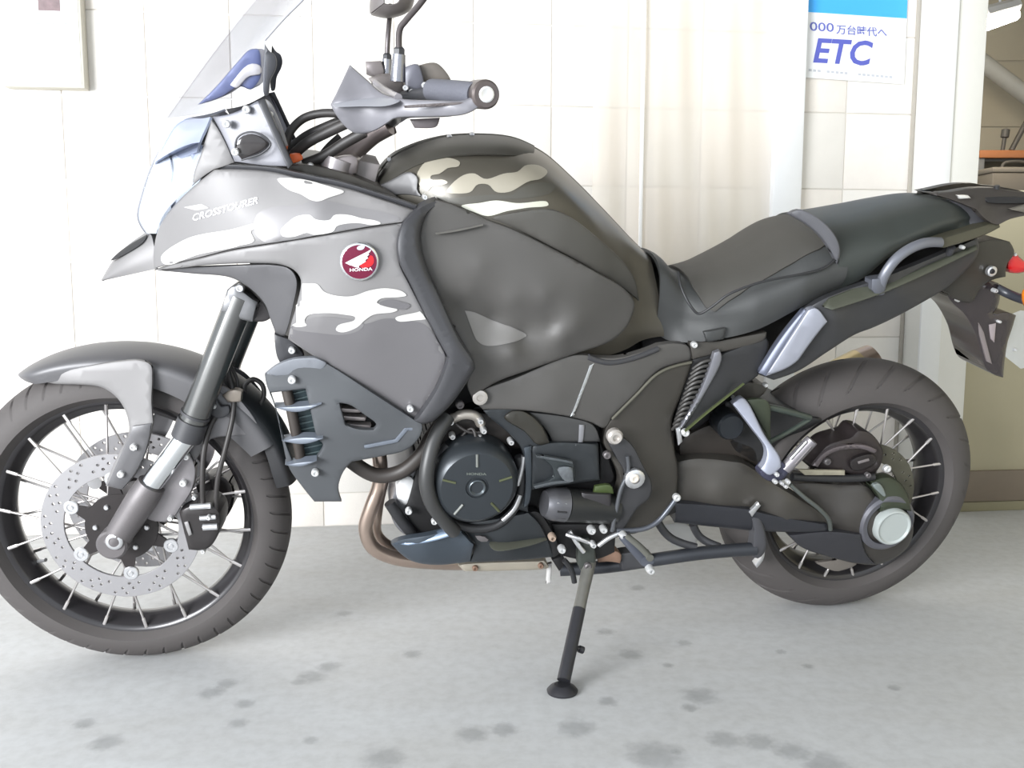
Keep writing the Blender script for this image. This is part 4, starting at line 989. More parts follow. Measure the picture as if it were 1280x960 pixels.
seat = section_skin('rider_seat', [(801, 310), (818, 316), (842, 338), (878, 330), (936, 304), (980, 279), (1010, 274), (1030, 276)],
    [(818, 414, .088), (834, 425, .098), (856, 428, .122), (892, 425, .142), (944, 413, .152), (994, 388, .155), (1024, 372, .150), (1047, 362, .142)],
    [(0, .098), (.15, .104), (.30, .134), (.5, .160), (.75, .172), (1, .165)], 46, seatm)
section_skin('seat_cushion', [(843, 338), (878, 330), (936, 304), (980, 279), (1008, 273)],
    [(868, 428, .130), (892, 425, .142), (944, 413, .152), (994, 388, .155), (1040, 364, .145)],
    [(0, .118), (.3, .152), (.65, .172), (1, .168)], 34, seatc, seat, [(0, .40), (.05, .62), (.12, .70), (.2, .62), (.35, .54), (.6, .50), (.85, .50), (.95, .46), (1, .38)], .004)
tub('seat_seam', [(848, 340, .10), (852, 360, .127), (863, 382, .147), (873, 392, .152), (889, 384, .162), (909, 369, .172), (940, 356, .178), (967, 349, .180), (1000, 343, .179), (1030, 335, .174), (1046, 322, .163)], .0026, dark_b, seat)
pan('seat_tab', [(880, 415, 0), (907, 410, 0), (905, 424, 0), (884, 428, 0)], .157, seatm, seat, t=.012, R=.004)
pil = section_skin('pillion_seat', [(975, 275), (1010, 268), (1052, 261), (1112, 249), (1150, 243), (1182, 248), (1202, 256)],
    [(1036, 366, .146), (1080, 347, .146), (1112, 321, .14), (1150, 301, .13), (1184, 289, .115), (1214, 283, .10)],
    [(0, .165), (.3, .160), (.6, .140), (.85, .115), (1, .09)], 40, mat('pillion vinyl', (50, 54, 52), .45, 0, var=.05, bump=.25, bscale=1300), None, drop=.036)
pan('pillion_step', [(985, 268, 0), (1000, 262), (1030, 278), (1047, 300), (1050, 318), (1046, 330, 0), (1036, 310), (1022, 292), (1004, 278)], [(985, 268, .150), (1030, 280, .172), (1048, 320, .174), (1005, 276, .16)], mat('step grey', (84, 84, 88), .5, bump=.2, bscale=1300), pil, t=.015, R=.005)
pan('cowl_cheek', [(264, 150, 0), (271, 158), (283, 180), (293, 203, 0), (281, 208), (268, 212, 0), (254, 221), (240, 233, 0), (243, 214), (252, 190), (258, 170)], [(264, 150, .128), (293, 203, .150), (268, 212, .146), (240, 233, .130), (252, 190, .136)], paint, t=.012, R=.004, two=True)
pan('seat_tail_filler', [(1186, 250, 0), (1206, 252), (1224, 262), (1236, 276, 0), (1214, 286, 0), (1200, 276)], [(1186, 250, .05), (1224, 262, .085), (1214, 286, .10), (1236, 276, .10)], trim_b, t=.04, R=.006, two=True)
pan('shroud_top', [(332, 467, 0), (347, 456), (366, 449), (393, 447, 0), (408, 455), (396, 466), (372, 469), (345, 470, 0)], [(332, 468, .178), (366, 449, .208), (408, 456, .222), (345, 470, .188)], mat('shroud pale edge', (112, 115, 121), .45, .1), shr, t=.012, R=.003, two=True)
# ================================================================== tail
tl = pan('tail_panel', [(948, 468, 0), (960, 448), (977, 422), (1006, 387, 0), (1030, 373), (1060, 361, 0), (1110, 344), (1165, 322), (1222, 297, 0), (1222, 318), (1182, 361, 0), (1146, 382), (1112, 400), (1090, 410), (1069, 418), (1034, 440), (999, 463), (967, 475, 0)],
   [(948, 468, .150), (1006, 387, .165), (1060, 361, .168), (1222, 297, .13), (1182, 361, .125), (1112, 400, .145), (1069, 418, .155), (999, 463, .155), (1040, 400, .185), (1120, 365, .17)], mat('tail charcoal', (54, 54, 56), .42, .1, var=.03), t=.02, R=.005, two=True)
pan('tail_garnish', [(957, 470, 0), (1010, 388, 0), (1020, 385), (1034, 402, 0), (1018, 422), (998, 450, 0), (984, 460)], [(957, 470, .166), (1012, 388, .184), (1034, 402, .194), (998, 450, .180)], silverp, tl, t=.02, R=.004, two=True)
pan('tail_flank', [(948, 466, 0), (977, 421), (1005, 386, 0), (1010, 387, 0), (957, 470, 0)], [(948, 466, .155), (1005, 386, .172), (957, 470, .164)], mat('flank blue grey', (92, 96, 110), .4, .4), tl, t=.014, R=.003, two=True)
pan('tail_top', [(1036, 372, 0), (1056, 364), (1088, 352), (1112, 352, 0), (1130, 344), (1220, 306, 0), (1222, 312, 0), (1160, 342), (1100, 368), (1040, 388, 0), (1030, 384, 0)], [(1036, 372, .176), (1220, 308, .136), (1100, 366, .182)], mat('tail top olive', (70, 72, 62), .4, .15), tl, t=.012, R=.004, two=True)
rail = tub('grab_rail', [(1099, 366, .168), (1105, 345, .182), (1118, 326, .186), (1134, 313, .184), (1155, 304, .178), (1176, 303, .168)], .0105, mat('rail grey', (112, 114, 122), .4, .4), two=True, flat=.75)
pan('rail_foot', [(1090, 349, 0), (1109, 346, 0), (1106, 364, 0), (1096, 370, 0), (1089, 362, 0)], .184, mat('rail foot grey', (100, 102, 110), .4, .4), rail, t=.03, R=.004, two=True)
pan('rail_rear', [(1174, 299, 0), (1248, 276, 0), (1250, 284, 0), (1230, 294), (1180, 310, 0), (1174, 309, 0)], [(1174, 303, .166), (1248, 279, .12), (1230, 294, .14)], mat('rail rear olive', (72, 70, 58), .45, .15), rail, t=.035, R=.005, two=True)
tub('rail_stay', [(1184, 322, .13), (1190, 309, .145)], .008, trim_b, two=True)
bolt(1203, 309, .152, 2.6, rail)
rack = pan('rear_rack', [(1154, 240, 0), (1180, 240), (1214, 235), (1246, 235), (1262, 238), (1300, 243), (1330, 250, 0), (1326, 262), (1290, 268), (1262, 274), (1246, 281), (1233, 275), (1220, 262, 0), (1190, 250)], [(1154, 240, .02), (1214, 236, .045), (1330, 250, .06), (1246, 280, .125), (1220, 262, .11), (1290, 262, .115), (1260, 258, .10)], mat('rack brown black', (60, 56, 53), .45, .1), t=.02, R=.003, two=True)
pan('rack_slot', [(1232, 247, 0), (1262, 246), (1288, 247, 0), (1286, 252), (1250, 254), (1234, 253, 0)], [(1232, 250, .085), (1288, 249, .095), (1250, 254, .098)], dark_b, rack, t=.01, R=.001)
pan('rack_plate', [(1196, 244, 0), (1210, 244, 0), (1214, 248, 0), (1200, 248.5, 0)], .085, boltm, rack, t=.006, R=.001)
pan('rack_bar', [(1262, 262, 0), (1300, 252, 0), (1330, 250, 0), (1330, 262, 0), (1290, 268, 0)], .122, mat('rack bar grey', (96, 92, 84), .45), rack, t=.012, R=.003)
tub('rack_knob', [(1246, 237, .05), (1246, 232, .05)], .006, dark_b, rack)
tb = pan('tail_box', [(1172, 356, 0), (1196, 330), (1214, 306, 0), (1240, 299), (1262, 302, 0), (1268, 316), (1259, 330), (1257, 346, 0), (1238, 351), (1224, 362), (1214, 378), (1190, 372, 0)], [(1172, 356, .10), (1214, 306, .11), (1262, 302, .085), (1257, 346, .085), (1224, 362, .09)], mat('tail box olive black', (54, 52, 48), .45, .1), t=.18, R=.006)
tlg = pan('tail_light', [(1259, 336, 0), (1261, 322), (1269, 316), (1276, 323), (1290, 332, 0), (1278, 341), (1262, 341, 0)], .07, redl, t=.14, R=.008)
bolt(1268, 318, .068, 2.5, tlg, boltm)  # small pale disc at the white spot on the red lens
rb = bolt(1239.5, 339, .104, 7, tb, alu); bolt(1239.5, 339, .108, 3.5, tb, dark_b)
ph = pan('plate_hanger', [(1178, 361, 0), (1196, 352), (1222, 347), (1248, 354, 0), (1250, 372), (1246, 386), (1241, 392), (1258, 390), (1270, 394, 0), (1266, 408), (1259, 430), (1254, 472, 0), (1233, 462), (1219, 418), (1205, 393), (1190, 379)], [(1178, 361, .07), (1222, 347, .075), (1254, 472, .055), (1219, 418, .062), (1268, 396, .06)], mat('gloss brown black', (52, 46, 48), .2, .1, coat=.5), t=.11, R=.006)
pan('hanger_rib', [(1222, 400, 0), (1230, 416, 0), (1240, 455, 0), (1234, 452, 0), (1224, 418, 0)], .064, mat('hanger rib grey', (120, 112, 112), .3), ph, t=.006, R=.001)
pan('hanger_rib', [(1236, 406, 0), (1245, 404, 0), (1243, 428, 0), (1239, 424, 0)], .064, mat('hanger rib pale', (148, 138, 140), .3), ph, t=.006, R=.001)
bolt(1197, 375, .078, 2.5, ph); bolt(1181, 360, .078, 2.2, ph); bolt(1249, 402, .068, 2.2, ph); bolt(1243, 363, .086, 3, ph, h=.008)
# number plate: blank here, seen almost edge on at the frame's border
npl = Geo().panel(F, [(1256, 396, 0), (1276, 388, 0), (1310, 392, 0), (1318, 452, 0), (1276, 461, 0), (1257, 446, 0)], [(1256, 396, .05), (1310, 392, -.10), (1257, 446, .05)], .0015, .0004, 14)
obj('number_plate', npl, mat('plate white', (214, 218, 222), .35), moto, 40)
bolt(1269, 437, .025, 2.4, ph)
ind = tub('indicator_stalk', [(1246, 360, .07), (1262, 368, .09), (1284, 376, .14), (1300, 380, .18)], .010, mat('stalk blue black', (52, 54, 60), .35))
pan('indicator_lens', [(1296, 368), (1320, 368), (1332, 380), (1320, 392), (1298, 390)], .19, mat('amber lens', (210, 120, 30), .15, coat=.5), ind, t=.05, R=.008)
# silencer on the far side
mf = Geo().tube([F.at(840, 600, -.16), F.at(930, 550, -.19), F.at(1004, 496, -.21), F.at(1076, 455, -.22)], [.03, .046, .052, .047], 24, 30, flat=.85)
mfo = obj('silencer', mf, mat('silencer titanium', (196, 178, 136), .3, .75, var=.15, scale=8), moto, 50)
e0, e1 = F.at(1073, 457, -.22), F.at(1092, 447, -.222)
obj('silencer_end', Geo().tube([e0, e1], [.048, .042], 24, 4, flat=.85), bronze, mfo, 50)
# ================================================================== frame, engine, swingarm
core = pan('engine_block', [(548, 524, 0), (602, 506, 0), (760, 528, 0), (842, 540, 0), (846, 640, 0), (770, 672, 0), (690, 690, 0), (600, 694, 0), (520, 672, 0), (506, 640, 0), (520, 590, 0)], .135, engd, t=.27, R=.006)
pan('frame_core', [(478, 252, 0), (600, 240, 0), (800, 330, 0), (880, 440, 0), (850, 540, 0), (600, 516, 0), (530, 520, 0), (430, 450, 0), (400, 330, 0)], [(478, 252, .085), (600, 240, .085), (430, 450, .085), (800, 330, .035), (880, 440, .05), (600, 516, .10)], engd, t=.10, R=.004)
pan('subframe_core', [(800, 420, 0), (950, 400, 0), (1150, 330, 0), (1200, 310, 0), (1200, 340, 0), (1060, 410, 0), (950, 466, 0), (870, 540, 0), (820, 520, 0)], .075, engd, t=.15, R=.004)
fcv = pan('frame_cover', [(590, 499, 0), (600, 489), (640, 474), (717, 444), (745, 446, 0), (770, 447), (800, 440), (823, 431, 0), (845, 429), (861, 433), (865, 450, 0), (845, 455), (824, 463), (795, 492), (764, 523, 0), (756, 535), (738, 528), (713, 521), (655, 513), (604, 512, 0)], [(590, 499, .19), (640, 474, .196), (717, 444, .188), (823, 431, .150), (865, 450, .135), (764, 523, .170), (713, 520, .188), (620, 500, .2), (690, 490, .202), (780, 475, .176)], panelg, t=.02, R=.004, two=True)
pan('chrome_strip', [(737, 457, 0), (743, 454, 0), (718, 519, 0), (713, 521, 0)], [(740, 456, .186), (716, 520, .192), (744, 470, .184)], chrome, fcv, t=.01, R=.002)
tub('frame_lip', [(735, 446, .182), (760, 453, .176), (790, 448, .165), (822, 436, .150)], .006, trim_b, fcv)
bolt(600, 497, .206, 9, fcv, mat('pale boss', (196, 190, 184), .3, .5), h=.004); bolt(575, 506, .19, 5, core, castg)
pv = pan('pivot_plate', [(757, 535, 0), (764, 524), (795, 493), (825, 464), (866, 451, 0), (852, 492), (840, 525), (842, 556), (847, 586), (846, 615, 0), (828, 643), (806, 662), (785, 668), (764, 662, 0), (768, 630), (775, 600), (764, 572), (754, 552)], [(757, 535, .172), (825, 464, .158), (866, 451, .142), (840, 540, .140), (847, 600, .142), (764, 660, .172), (800, 600, .178), (780, 640, .18)], brown_c, t=.03, R=.005, two=True)
pan('peg_plate', [(760, 548), (775, 545), (790, 556), (803, 580), (815, 606), (812, 622), (798, 634), (786, 652), (776, 668, 0), (764, 664, 0), (770, 636), (776, 610), (780, 590), (770, 572)], [(760, 548, .186), (800, 590, .192), (770, 660, .19)], mat('peg plate black', (60, 60, 62), .4, .3), pv, t=.015, R=.005)
tub('plate_lip', [(784, 570, .194), (785, 590, .196), (776, 612, .196), (770, 640, .196), (765, 664, .194)], .0045, mat('lip grey', (84, 86, 90), .35, .4), pv)
tub('plate_lip', [(765, 524, .176), (795, 494, .168), (824, 466, .16), (864, 453, .148)], .003, mat('edge olive', (84, 82, 72), .4), pv)
bolt(793, 598, .200, 13, pv, alu, h=.008); bolt(793, 598, .209, 6, pv, mat('pale centre', (224, 216, 206), .3, .3), h=.004)
bolt(768, 545, .196, 10, pv, mat('pale boss', (196, 190, 184), .3, .5), h=.012)
bolt(759, 569, .188, 5, pv, castg)
# side covers under the seat
us = pan('seat_side_cover', [(901, 443, 0), (930, 432), (957, 421, 0), (961, 430), (947, 470, 0), (930, 482), (908, 498), (880, 520), (856, 542, 0), (852, 530), (874, 492)], [(901, 443, .148), (957, 421, .140), (947, 470, .145), (856, 542, .150), (908, 490, .156)], dark_b, t=.02, R=.004, two=True)
pan('cover_edge_reflection', [(856, 538.5, 0), (880, 518), (930, 479, 0), (931, 480.2, 0), (881, 520), (857, 540.5, 0)], [(856, 537, .160), (930, 478, .160), (881, 518, .166)], mat('reflected edge green', (92, 100, 66), .35, .2), us, t=.006, R=.001)  # green reflection along the lower edge, painted as a thin strip
pan('cover_strip', [(893, 441, 0), (900, 438, 0), (902, 449), (880, 494), (853, 536, 0), (850, 534, 0), (876, 488)], [(893, 441, .158), (902, 449, .158), (852, 535, .158)], mat('strip grey', (128, 128, 134), .35, .5), us, t=.014, R=.003)
gr = pan('grille_backing', [(866, 450, 0), (898, 438, 0), (872, 492), (850, 534, 0), (838, 540, 0), (850, 500)], [(866, 450, .135), (898, 438, .14), (838, 540, .132)], engd, t=.012, R=.002, two=True)
for k in range(13):
    t = k/12; a = (866-26*t, 456+76*t); b = (894-38*t, 450+80*t)
    tub('grille_rib', [(a[0], a[1]+5, .138), ((a[0]+b[0])/2, (a[1]+b[1])/2-1, .150), (b[0], b[1], .146)], .0034, mat('grille black', (56, 54, 52), .5), gr, n=6, seg=6)
fm_ = pan('seat_bracket', [(862, 428, 0), (900, 426, 0), (958, 415, 0), (956, 424), (900, 441), (866, 449, 0)], [(862, 428, .138), (958, 415, .142), (866, 449, .142)], brown_c, t=.02, R=.003, two=True)
bolt(868, 431, .146, 4, fm_); bolt(857, 541, .166, 5, us); pan('cover_plate', [(845, 536, 0), (851, 533, 0), (853, 552, 0), (848, 557, 0)], .158, alu, us, t=.006, R=.002)
# engine covers
cl_c = P(593.5, 601, .205)
cc = obj('clutch_cover', Geo().lathe(cl_c, (0, 1, 0), [(-.07, .086), (.0, .086), (.012, .084), (.026, .0755), (.030, .070), (.031, .056), (.031, .0225), (.0285, .021), (.0285, .0185), (.031, .017), (.031, .004)], 72), mat('clutch blue black', (52, 56, 60), .34, .4, var=.04), moto, 25)
for k, a in enumerate([92, 16, 164, 232, 310]):
    a = math.radians(a); d = np.array([-math.cos(a), 0, math.sin(a)]); c = cl_c+np.array([0, .0315, 0])
    obj('cover_rib', Geo().tube([c+d*.044, c+d*.070+[0, -.001, 0]], .0026, 8), mat('bright rib', (130, 132, 128), .3, .5) if k in (0, 3) else mat('olive rib', (82, 86, 62), .35, .3), cc)
obj('cover_cap', Geo().lathe(cl_c, (0, 1, 0), [(.024, .0165), (.0335, .0165), (.0345, .015), (.031, .012), (.0305, .004)], 32), mat('cap blue black', (84, 90, 94), .28, .6), cc, 30)
gcl = Geo().lathe(cl_c, (0, 1, 0), [(.0305, .070), (.0310, .056), (.0312, .004)], 48)
o_geo[cc.name] = gcl
letter_decal('HONDA', 583, 593.5, (6.6, .1), (0, -4.2), cc, mat('faint mark', (104, 110, 104), .4), .02)
tub('clutch_flange', [(560, 556, .185), (545, 580, .185), (543, 615, .185), (556, 645, .185), (585, 660, .185), (622, 656, .185), (645, 632, .185), (653, 600, .185), (648, 570, .185)], .009, dark_b)
tub('bright_gasket', [(628, 650, .19), (642, 636, .19), (650, 618, .19)], .006, alu); tub('bright_gasket', [(646, 606, .19), (651, 590, .19), (655, 570, .19)], .006, alu)
pan('head_cover', [(556, 532, 0), (575, 520), (604, 516), (640, 534), (652, 560, 0), (640, 560), (620, 552), (590, 550), (560, 562, 0), (548, 556)], .16, mat('head brown black', (40, 36, 34), .5, .2), t=.04, R=.005)
for q in [(565, 544), (582, 553), (599, 546), (604, 537), (638, 551), (600, 525), (540, 571), (563, 526)]: bolt(q[0], q[1], .175, 4, core, h=.012)
tub('coolant_pipe', [(564, 524, .165), (580, 518, .172), (594, 520, .17), (601, 530, .16)], .010, mat('pale pipe', (196, 188, 178), .35, .5))
tub('wiring', [(575, 548, .17), (590, 536, .178), (596, 556, .19)], .003, hose); tub('wiring', [(570, 530, .17), (586, 540, .178), (604, 540, .176)], .003, hose)
arch = pan('engine_arch', [(604, 513, 0), (614, 511), (655, 513), (675, 530), (686, 552), (664, 560, 0), (660, 640, 0), (642, 636, 0), (656, 590), (652, 562), (634, 540), (612, 522)], [(604, 513, .195), (655, 513, .195), (686, 552, .20), (660, 636, .19)], eng, t=.03, R=.006)
pan('arch_ridge', [(655, 560, 0), (664, 557, 0), (661, 630), (655, 634, 0), (657, 595)], [(655, 560, .203), (664, 557, .203), (655, 634, .198)], mat('ridge blue grey', (60, 66, 72), .38, .3), arch, t=.01, R=.003)
pan('arch_top', [(640, 513, 0), (656, 514), (676, 530), (687, 553, 0), (672, 556), (656, 540), (630, 522)], [(640, 513, .202), (687, 553, .206), (656, 535, .205)], mat('arch olive black', (50, 48, 43), .4, .2), arch, t=.02, R=.008)
blk = pan('alternator_cover', [(664, 558, 0), (690, 553), (748, 555, 0), (750, 600, 0), (706, 606), (664, 612, 0)], [(664, 558, .198), (748, 555, .188), (706, 604, .194)], eng, t=.06, R=.006)
pan('cover_block', [(670, 569, 0), (716, 577, 0), (718, 600), (700, 603), (668, 611, 0), (692, 596, 0), (690, 584)], .206, mat('block blue black', (50, 55, 57), .38, .3), blk, t=.012, R=.004)
pan('cover_crease', [(670, 569, 0), (690, 572), (716, 577, 0), (716, 580, 0), (690, 575.5), (671, 572, 0)], .212, mat('crease blue grey', (84, 88, 91), .35, .4), blk, t=.01, R=.0015)
pan('cover_crease', [(667, 608, 0), (692, 602), (712, 601, 0), (712, 604, 0), (692, 606), (669, 611, 0)], .212, mat('crease blue grey', (84, 88, 91), .35, .4), blk, t=.01, R=.0015)
pan('bright_emblem', [(697, 586), (706, 583), (716, 585, 0), (717, 602, 0), (708, 603), (701, 596)], .2135, mat('emblem grey', (120, 124, 128), .25, .7, var=.45, scale=140), blk, t=.006, R=.002)
pan('upper_block', [(660, 515, 0), (713, 522), (742, 532), (750, 552, 0), (690, 553, 0), (684, 540)], .185, mat('upper block grey', (60, 60, 60), .5, .1), t=.03, R=.004)
pan('pale_link', [(724, 531, 0), (731, 531, 0), (729, 553, 0), (723, 553, 0)], .188, mat('link grey', (134, 134, 138), .35, .4), t=.01, R=.002)
pan('dark_recess', [(750, 555, 0), (760, 572), (768, 596, 0), (764, 604), (750, 604, 0)], .16, engd, t=.02, R=.003)
sd = P(695, 630, .18); dirx = P(760, 634, .16)-P(682, 629, .19)
sm0, sm1, sm2_ = P(680, 629, .19), P(706, 631, .185), P(767, 635, .165)
stm = obj('starter_motor', Geo().tube([sm1, sm2_], .0345, 32, 2), mat('starter black', (42, 43, 43), .38, .3), moto, 35)
obj('starter_cap', Geo().tube([sm0, sm0+(sm1-sm0)*.25, sm1], [.026, .0345, .0355], 28, 8), mat('starter cap grey', (100, 100, 104), .32, .6), stm, 35)
for k in range(3):
    z = (-.016+.016*k); q = (sm1-sm0)
    obj('cap_slot', Geo().tube([sm0+q*.45+np.array([0, .034-.006*abs(k-1), z]), sm0+q*.9+np.array([0, .0355-.006*abs(k-1), z])], .0022, 6), dark_b if k != 2 else boltm, stm)
pan('starter_panel', [(727, 616, 0), (764, 618, 0), (764, 650, 0), (728, 650, 0)], .20, mat('starter panel', (52, 50, 52), .45, .2), stm, t=.012, R=.005)
pan('green_glint', [(744, 608, 0), (764, 607), (767, 617, 0), (742, 617, 0)], .19, mat('olive green glint', (66, 78, 44), .4, .1), stm, t=.01, R=.003)  # green glint painted on as a small coloured plate
# belly pan
bp_ = pan('belly_pan', [(489, 680, 0), (499, 675), (538, 668), (570, 659, 0), (580, 668), (592, 681, 0), (588, 702, 0), (540, 706), (512, 700)], [(489, 680, .165), (570, 659, .195), (592, 681, .20), (588, 702, .165), (530, 690, .19)], mat('belly blue grey', (64, 71, 79), .38, .3), t=.02, R=.006, two=True)
pan('belly_edge', [(492, 680, 0), (538, 668), (570, 659, 0), (577, 665, 0), (545, 676), (510, 682, 0)], [(492, 680, .17), (570, 659, .2), (545, 676, .2)], mat('belly pale blue', (100, 114, 132), .35, .35), bp_, t=.012, R=.004)
bp2 = pan('belly_pan_rear', [(573, 655, 0), (610, 650), (660, 641, 0), (674, 654), (686, 678), (692, 696, 0), (650, 700), (588, 703, 0), (594, 681, 0)], [(573, 655, .175), (660, 641, .185), (692, 696, .17), (588, 703, .165), (630, 680, .19)], eng, t=.02, R=.005, two=True)
pan('belly_crease', [(612, 680), (650, 677), (682, 671, 0), (684, 675, 0), (655, 684), (618, 688)], [(612, 680, .193), (684, 673, .183), (650, 680, .196)], mat('belly olive', (80, 81, 72), .4, .2), bp2, t=.008, R=.002)
pan('belly_mark', [(594, 670, 0), (606, 671), (611, 676), (600, 677)], .194, castg, bp2, t=.004, R=.001)
pan('gap_filler', [(660, 641, 0), (673, 640), (688, 660), (702, 690, 0), (692, 697, 0), (680, 670)], .17, engd, t=.03, R=.003)  # dark plate standing in for the black gap behind the belly pan
hs = pan('exhaust_box', [(572, 706, 0), (588, 704), (680, 701, 0), (686, 709), (640, 713), (580, 714, 0)], .10, mat('sooty tan steel', (172, 164, 150), .5, .4, var=.2, scale=20), t=.20, R=.005)
bolt(594, 710, .102, 4, hs, rusty); bolt(676, 707, .102, 4, hs, rusty)
# exhaust headers and pipes
tub('exhaust_header', [(470, 552, .085), (475, 578, .10), (474, 606, .105), (464, 634, .11), (457, 660, .11), (466, 684, .11), (492, 697, .105), (540, 703, .09), (600, 704, .06)], .0150, bronze, n=18)
tub('exhaust_header', [(478, 600, .03), (470, 640, .05), (470, 668, .05), (486, 684, .05), (505, 692, .05)], .0140, bronze, n=18)
tub('engine_guard', [(560, 520, .18), (545, 545, .20), (537, 570, .215), (533, 600, .225), (539, 627, .225), (555, 650, .215), (568, 664, .20)], .0148, mat('guard black', (58, 58, 58), .42, .15), two=True, n=18)
tub('water_hose', [(436, 574, .15), (470, 594, .15), (500, 590, .155), (525, 570, .165), (540, 545, .17), (556, 524, .165)], .0148, mat('hose brown black', (54, 49, 46), .5), n=18)
ej = pan('engine_jug', [(500, 596, 0), (520, 580), (532, 600), (540, 640), (556, 664, 0), (520, 672, 0), (500, 664), (488, 640)], .12, mat('jug grey', (120, 120, 124), .4, .5), t=.2, R=.006)
pan('oil_filter', [(497, 602), (512, 594), (520, 604), (518, 622), (508, 632), (497, 624)], .13, mat('white filter', (222, 222, 222), .4), ej, t=.03, R=.010)
tub('engine_strut', [(487, 628, .14), (500, 648, .14), (516, 668, .14)], .012, dark_b); bolt(511, 639, .15, 4.5, ej); bolt(543, 652, .19, 4, ej)
tub('engine_strut', [(556, 586, .16), (558, 615, .16)], .006, engd)
# swingarm with shaft drive
sw = pan('swingarm', [(843, 577, 0), (866, 572), (888, 572), (913, 575), (930, 578), (966, 602), (1004, 625), (1026, 640), (1036, 652), (1037, 665, 0), (990, 665), (950, 662), (900, 656), (843, 652, 0)], [(843, 577, .11), (888, 572, .12), (966, 602, .135), (1036, 658, .13), (843, 652, .11), (950, 662, .125), (900, 618, .150), (980, 640, .158)], brown_c, t=.06, R=.012)
pan('swingarm_lower', [(843, 628, 0), (880, 630), (938, 636, 0), (960, 642), (1034, 655, 0), (1036, 665, 0), (955, 664), (843, 653, 0)], [(843, 628, .140), (938, 636, .158), (1036, 660, .146), (955, 662, .140)], mat('swingarm blue black', (49, 50, 55), .4, .25), sw, t=.02, R=.008)
tub('swingarm_lip', [(988, 606, .14), (1006, 622, .150), (1024, 636, .156), (1036, 650, .154), (1038, 662, .148)], .005, mat('lip grey green', (80, 84, 81), .4, .3), sw)
fd = pan('final_drive', [(985, 604, 0), (1010, 602), (1050, 604), (1085, 607), (1098, 622), (1116, 630), (1136, 640), (1142, 660), (1136, 682), (1118, 698), (1094, 706), (1068, 704), (1040, 697), (1004, 684), (984, 668, 0), (1030, 664), (1036, 652), (1024, 638)], [(985, 604, .10), (1050, 604, .105), (1136, 640, .12), (1118, 698, .12), (1040, 697, .105), (984, 668, .10), (1060, 650, .140), (1100, 660, .150)], mat('final drive brown', (64, 61, 58), .42, .3, var=.04), t=.08, R=.014)
pan('drive_lower', [(986, 669, 0), (1036, 664), (1076, 668, 0), (1082, 690), (1094, 705, 0), (1066, 703), (1036, 696), (1002, 684)], [(986, 669, .125), (1076, 668, .152), (1094, 705, .13), (1030, 690, .13)], mat('drive blue black', (54, 54, 58), .42, .25), fd, t=.02, R=.006)
hubc = P(1115, 658, .152)
obj('hub_ring', Geo().lathe(P(1109, 654, .142), (0, 1, 0), [(-.03, .068), (.0, .068), (.005, .062), (.004, .052), (-.012, .050), (-.012, .004)], 48), mat('hub ring grey', (92, 92, 98), .38, .35), fd, 35)
obj('hub_cap', Geo().lathe(hubc, (0, 1, 0), [(-.010, .0445), (.004, .0445), (.009, .042), (.010, .039), (.0065, .035), (.006, .004)], 48), mat('hub cap white', (168, 174, 172), .3, .15, var=.02), moto, 30)
fa = pan('drive_arm', [(1088, 606), (1098, 598), (1112, 596), (1126, 604), (1136, 622), (1140, 640, 0), (1118, 636), (1100, 640, 0), (1098, 622)], [(1088, 606, .130), (1126, 604, .130), (1100, 640, .156), (1140, 640, .154)], mat('drive arm green black', (52, 58, 46), .4, .25), t=.03, R=.008)
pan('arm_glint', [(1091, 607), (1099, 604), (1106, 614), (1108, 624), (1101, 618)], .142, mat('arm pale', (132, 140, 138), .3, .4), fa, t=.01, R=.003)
rc_ = pan('rear_caliper', [(1012, 584, 0), (1020, 572), (1034, 556), (1050, 550), (1064, 546), (1072, 538), (1086, 540), (1098, 552), (1104, 566), (1098, 586), (1086, 594), (1060, 592)], [(1012, 584, .10), (1072, 540, .105), (1104, 566, .105), (1050, 570, .118)], mat('rear caliper brown', (54, 48, 48), .42, .3, var=.1), t=.07, R=.008)
pan('caliper_rib', [(1016, 582, 0), (1030, 566), (1048, 558), (1080, 556), (1096, 562, 0), (1094, 566), (1076, 561), (1050, 563), (1034, 570), (1022, 584, 0)], .122, mat('caliper rib', (100, 92, 94), .4, .3), rc_, t=.01, R=.003)
pan('caliper_body', [(1062, 578), (1074, 570), (1092, 568), (1096, 576), (1084, 586), (1066, 588)], .124, mat('caliper dark', (44, 40, 40), .4, .3), rc_, t=.012, R=.005)
pan('caliper_mark', [(1072, 577, 0), (1086, 573, 0), (1087, 576, 0), (1073, 580, 0)], .1255, mat('caliper grey mark', (132, 126, 126), .35, .4), rc_, t=.003, R=.0006)
bolt(1109, 586, .12, 5.5, rc_, boltm); bolt(1034, 577, .122, 5, rc_, castg); bolt(1085, 594, .12, 4, rc_, castg)
pan('drive_label', [(998, 587, 0), (1056, 588, 0), (1056, 594, 0), (1006, 594, 0)], .122, mat('label tan', (164, 158, 140), .4, .3, var=.3, scale=70), t=.006, R=.001)
tub('torque_rod', [(990, 596, .112), (1060, 598, .114), (1092, 596, .114)], .009, dark_b)
pan('sensor_bracket', [(1046, 700, 0), (1054, 690), (1062, 694), (1072, 700), (1070, 706), (1056, 712), (1044, 714), (1020, 704, 0), (1030, 702)], .10, mat('bracket grey', (120, 114, 108), .45, .4), t=.01, R=.002); bolt(1060, 694, .112, 4, fd, mat('pale boss', (196, 190, 184), .3, .5))
